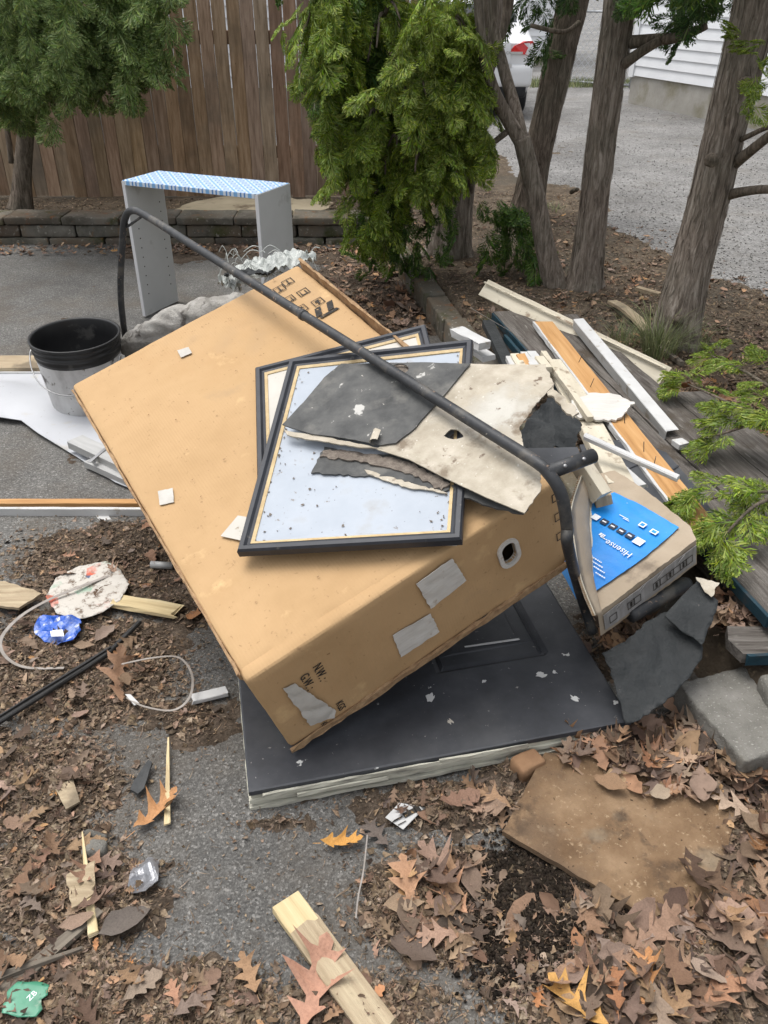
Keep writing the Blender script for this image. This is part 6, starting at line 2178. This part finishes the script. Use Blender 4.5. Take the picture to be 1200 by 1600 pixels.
# hand-picked leaves
def pick_leaf(px, py, s, rz, k, label, colr, tilt=.1, z=None):
    p = at(px, py, .03 if z is None else z)
    m = PM('leaf ' + str(px), [tuple(c * .75 for c in colr), colr, tuple(min(1, c * 1.15) for c in colr)], 30, rough=.7, spec=.25, bump=.4, bscale=90, spots=[(60, .66, .72, tuple(c * .45 for c in colr))], rnd=False)
    me = LM[k].copy()
    me.materials.clear()
    zz = float(gz(np.array([p.x]), np.array([p.y]))[0]) if z is None else z
    put(me, 'oak_leaf', m, None, leafpose(p.x, p.y, s, rz, tilt, zz, .012), label=label, cat='leaf')


pick_leaf(240, 1265, .125, 1.0, 0, 'bright tan oak leaf lying on the pale lath near the door corner', (.42, .22, .1))
pick_leaf(182, 1062, .16, 1.9, 1, 'large pale brown oak leaf standing over the black weather strip', (.36, .22, .14), .7)
pick_leaf(530, 1310, .088, .1, 2, 'small orange oak leaf below the front edge of the door', (.55, .29, .08))
pick_leaf(590, 1298, .085, 2.2, 3, 'dark grey oak leaf right of the small orange one', (.13, .105, .09))
pick_leaf(636, 1390, .125, 1.75, 4, 'long lobed tan oak leaf right of the dry stem', (.38, .22, .13), .35)
pick_leaf(492, 1545, .17, 1.35, 5, 'very large pinkish brown leaf beside the foreground plank', (.4, .22, .15), .1)
pick_leaf(905, 1575, .125, 2.3, 6, 'golden orange oak leaf at the bottom edge', (.5, .28, .09), .2)
pick_leaf(1012, 1535, .1, 1.2, 0, 'curled copper oak leaf near the bottom right', (.46, .23, .1), .5)
pick_leaf(1050, 1452, .12, 0.4, 3, 'grey brown oak leaf at the near corner of the particle board', (.26, .19, .15), .1)
pick_leaf(1118, 1255, .085, 1.2, 9, 'upright tan leaf at the far right corner of the particle board', (.42, .26, .13), .6)
pick_leaf(950, 1228, .075, -.5, 11, 'flat brown bark-like leaf lying on the particle board', (.25, .155, .09), .1, .045)
pick_leaf(1028, 1245, .06, .3, 11, 'small pale oval leaf near the far edge of the particle board', (.36, .28, .2), .3, .045)
pick_leaf(650, 1480, .1, 2.6, 10, 'blackish brown leaf right of the foreground plank', (.11, .08, .062), .15)
pick_leaf(190, 1440, .1, .6, 10, 'dark grey leaf beside the tapered splinter', (.12, .1, .085), .1)
pick_leaf(428, 724, .03, .6, 8, 'tiny reddish leaf resting on the frame with the pale blue backing', (.3, .13, .09), .1, aty(428, 724, 1.83).z)

# individual leaves in the litter
g = random.Random(21)
cnt = 0
LEAFPOS = []
while cnt < 285:
    px, py = g.uniform(-40, 1240), g.uniform(800, 1640)
    if g.random() < .12:
        px, py = g.uniform(490, 660), g.uniform(385, 520)
    p = at(px, py, 0)
    d = float(dens(np.array([p.x]), np.array([p.y]))[0])
    if d < .55 + g.uniform(-.1, .25) or p.x > BX(p.y) + .02:
        continue
    if 790 < px < 1130 and 1190 < py < 1430 and g.random() < .93:
        continue
    if 740 < px < 880 and 1350 < py < 1540 and g.random() < .8:
        continue
    rightside = px > 600
    s = g.uniform(.06, .125) if rightside else g.uniform(.04, .085)
    if not rightside and g.random() < .4:
        continue
    o = put(LM[g.choice([0, 1, 2, 3, 4, 5, 6, 0, 2, 4, 7, 8, 9, 10, 11, 12])], 'fallen_leaf', OAKM, None, leafpose(p.x, p.y, s, g.uniform(0, 6.28), g.gauss(0, .32), None, .004 + g.random() * .016),
            label='dry brown leaf among the many leaves strewn on the ground', cat='leaf', group='dry brown leaves strewn on the ground')
    cnt += 1


def joined_leaves(n, seed, zf, sampler, sz, lift):
    g = random.Random(seed)
    VS, FS, n0 = [], [], 0
    for k in range(n):
        x, y = sampler(g)
        v, f = LV[g.randrange(13)]
        M = np.array(leafpose(x, y, g.uniform(*sz) * (.55 if x < -.12 and y < 2.6 else 1), g.uniform(0, 6.28), g.gauss(0, .45), zf(x, y), g.uniform(*lift)))
        W = v @ M[:3, :3].T + M[:3, 3]
        VS.append(W)
        FS.append(np.array(f) + n0)
        n0 += len(v)
    return np.concatenate(VS), np.concatenate(FS)


def s_near(g):
    while True:
        if g.random() < .22:
            px, py = g.uniform(480, 680), g.uniform(380, 540)
        elif g.random() < .1:
            px, py = g.uniform(-20, 580), g.uniform(383, 402)
        else:
            px, py = g.uniform(-60, 1260), g.uniform(800, 1660)
        p = at(px, py, 0)
        d = float(dens(np.array([p.x]), np.array([p.y]))[0])
        if d > .5 + g.uniform(-.22, .3) and p.x < BX(p.y) + .02 and not (790 < px < 1130 and 1190 < py < 1420 and g.random() < .97):
            return p.x, p.y


V, F = joined_leaves(2900, 5, lambda x, y: float(gz(np.array([x]), np.array([y]))[0]), s_near, (.014, .055), (.0, .012))
put(npmesh(V, F), 'leaf_litter', OAKS, kind='stuff', label='mat of small broken brown leaves covering the asphalt', cat='leaf litter')


def s_bed(g):
    while True:
        px, py = g.uniform(560, 1240), g.uniform(300, 800)
        p = at(px, py, BEDZ)
        if p.x > BX(p.y) + .05 and p.x < LOTX(p.y) + .25 and g.random() < .4 + .8 * mnoise.noise(Vector((p.x * 2, p.y * 2, 0))):
            return p.x, p.y


V, F = joined_leaves(1500, 6, lambda x, y: float(bedz(np.array([x]), np.array([y]))[0]), s_bed, (.02, .06), (.0, .012))
put(npmesh(V, F), 'bed_leaf_litter', OAKS, kind='stuff', label='thin layer of dry leaves on the cedar bed', cat='leaf litter')
# leaves banked against the border, behind the carton and round the concrete block
def s_bank(g):
    c = g.choice([(1010, 985, 70, 40), (1090, 1150, 80, 50), (1010, 1160, 60, 30), (1120, 1000, 60, 40), (1160, 1180, 40, 40), (940, 1170, 60, 30), (1080, 640, 60, 60), (1060, 1200, 90, 40)])
    p = at(g.gauss(c[0], c[2] * .5), g.gauss(c[1], c[3] * .5), .06)
    return p.x, p.y


V, F = joined_leaves(420, 8, lambda x, y: .02 if x < BX(y) + .05 else .13, s_bank, (.04, .1), (.0, .04))
put(npmesh(V, F), 'banked_leaf_litter', OAKS, kind='stuff', label='drift of curled oak leaves banked round the concrete block', cat='leaf litter')


# chips, needles and crumbs
def chips(n, sampler, zf, ln, wdr, seed, tilt=.35):
    g = np.random.default_rng(seed)
    xy = sampler(n, g)
    n = len(xy)
    z = zf(xy[:, 0], xy[:, 1]) + g.uniform(.0005, .006, n)
    a = g.uniform(0, 6.283, n)
    L = g.uniform(ln[0], ln[1], n) ** 1.0 / 2
    W = L * g.uniform(wdr[0], wdr[1], n)
    tz = g.normal(0, tilt, n)
    tw = g.normal(0, tilt, n)
    e = np.stack([np.cos(a) * np.cos(tz), np.sin(a) * np.cos(tz), np.sin(tz)], -1)
    f = np.stack([-np.sin(a), np.cos(a), np.sin(tw)], -1)
    P = np.concatenate([xy, z[:, None]], 1)
    j = g.uniform(.5, 1.2, (4, n, 1))
    Q = np.stack([P - e * L[:, None] * j[0] - f * W[:, None] * .7, P + f * W[:, None] * -j[1] + e * L[:, None] * .4, P + e * L[:, None] * j[2], P + f * W[:, None] * j[3]], 1)
    return Q.reshape(-1, 3), np.arange(n * 4).reshape(-1, 4)


def samp_near(thr, spread):
    def f(n, g):
        px, py = g.uniform(-60, 1260, n * 4), g.uniform(780, 1660, n * 4)
        k = n
        b, c = (800 - py) / FPX, (px - 600) / FPX
        dz = -SP + CP * b
        t = -EYE / dz
        x, y = c * t, (CP + SP * b) * t
        d = dens(x, y)
        ok = (d + g.normal(0, spread, len(d)) > thr) & (x < BX(y) + .02)
        return np.stack([x, y], -1)[ok][:k]
    return f


V1, F1_ = chips(52000, samp_near(.5, .16), gz, (.004, .016), (.15, .55), 3)
V2, F2_ = chips(22000, samp_near(.4, .2), gz, (.012, .035), (.04, .08), 4)
V3, F3_ = chips(9000, samp_near(.22, .3), gz, (.003, .012), (.2, .8), 9)
V4, F4_ = chips(9000, samp_near(.46, .14), gz, (.012, .034), (.35, .85), 10, .4)
V3, F3_ = np.concatenate([V3, V4]), np.concatenate([F3_, F4_ + len(V3)])
put(npmesh(np.concatenate([V1, V2, V3]), np.concatenate([F1_, F2_ + len(V1), F3_ + len(V1) + len(V2)])), 'litter_chips', CHIPM, kind='stuff', label='fine brown bark chips and needles over the dirt', cat='litter')


def samp_bed(n, g):
    px, py = g.uniform(540, 1260, n * 3), g.uniform(300, 820, n * 3)
    b, c = (800 - py) / FPX, (px - 600) / FPX
    t = (BEDZ - EYE) / (-SP + CP * b)
    x, y = c * t, (CP + SP * b) * t
    ok = (x > BX(y) + .04) & (x < LOTX(y) + .3 * g.random(len(x)))
    return np.stack([x, y], -1)[ok][:n]


V1, F1_ = chips(42000, samp_bed, bedz, (.008, .035), (.05, .5), 13)
V2, F2_ = chips(5000, lambda n, g: np.stack([g.uniform(-3.4, .1, n), 6.05 + .6 * g.random(n)], -1), bedz, (.015, .04), (.1, .4), 14)
put(npmesh(np.concatenate([V1, V2]), np.concatenate([F1_, F2_ + len(V1)])), 'bed_chips', CHIPM, kind='stuff', label='dry needles and chips on the planting bed', cat='litter')


def crumbs(n, sampler, zf, sz, seed):
    g = np.random.default_rng(seed)
    xy = sampler(n, g)
    n = len(xy)
    O = np.array([(1, 0, 0), (0, 1, 0), (-1, 0, 0), (0, -1, 0), (0, 0, 1), (0, 0, -1)], float)
    T = np.array([(0, 1, 4), (1, 2, 4), (2, 3, 4), (3, 0, 4), (1, 0, 5), (2, 1, 5), (3, 2, 5), (0, 3, 5)])
    s = g.uniform(sz[0], sz[1], (n, 1, 1)) * g.uniform(.6, 1.3, (n, 6, 1))
    a = g.uniform(0, 6.28, n)
    Q = O[None] * s * np.array([1, 1, .75])
    c, q = np.cos(a)[:, None], np.sin(a)[:, None]
    Q = np.stack([Q[..., 0] * c - Q[..., 1] * q, Q[..., 0] * q + Q[..., 1] * c, Q[..., 2]], -1)
    P = np.concatenate([xy, (zf(xy[:, 0], xy[:, 1]) + s[:, 0, 0] * .35)[:, None]], 1)
    V = (Q + P[:, None]).reshape(-1, 3)
    return V, (T[None] + (np.arange(n) * 6)[:, None, None]).reshape(-1, 3)


def samp_dark(n, g):
    px = np.concatenate([g.normal(815, 42, n // 2), g.normal(850, 60, n - n // 2)])
    py = np.concatenate([g.normal(1450, 45, n // 2), g.normal(1375, 30, n - n // 2)])
    b, c = (800 - py) / FPX, (px - 600) / FPX
    t = -EYE / (-SP + CP * b)
    return np.stack([c * t, (CP + SP * b) * t], -1)


V, F = crumbs(6500, samp_dark, lambda x, y: gz(x, y) + .004, (.002, .0065), 31)
put(npmesh(V, F), 'soil_crumbs', CRUMB, kind='stuff', label='patch of black soil crumbs left of the particle board', cat='soil')


def samp_lot(n, g):
    px, py = g.uniform(740, 1260, n * 2), g.uniform(170, 520, n * 2)
    b, c = (800 - py) / FPX, (px - 600) / FPX
    t = (BEDZ - EYE) / (-SP + CP * b)
    x, y = c * t, (CP + SP * b) * t
    ok = (x > LOTX(y)) & (x < 4.8)
    return np.stack([x, y], -1)[ok][:n]


V, F = crumbs(5000, samp_lot, lotz, (.003, .008), 32)
put(npmesh(V, F), 'loose_stones', PEBM, kind='stuff', label='loose grey stones scattered on the gravel lot', cat='gravel')
V, F = crumbs(2500, samp_near(.02, .4), lambda x, y: asph(x, y), (.001, .0024), 33)
put(npmesh(V, F), 'loose_grit', PEBM, kind='stuff', label='pale grit loose on the asphalt', cat='grit')
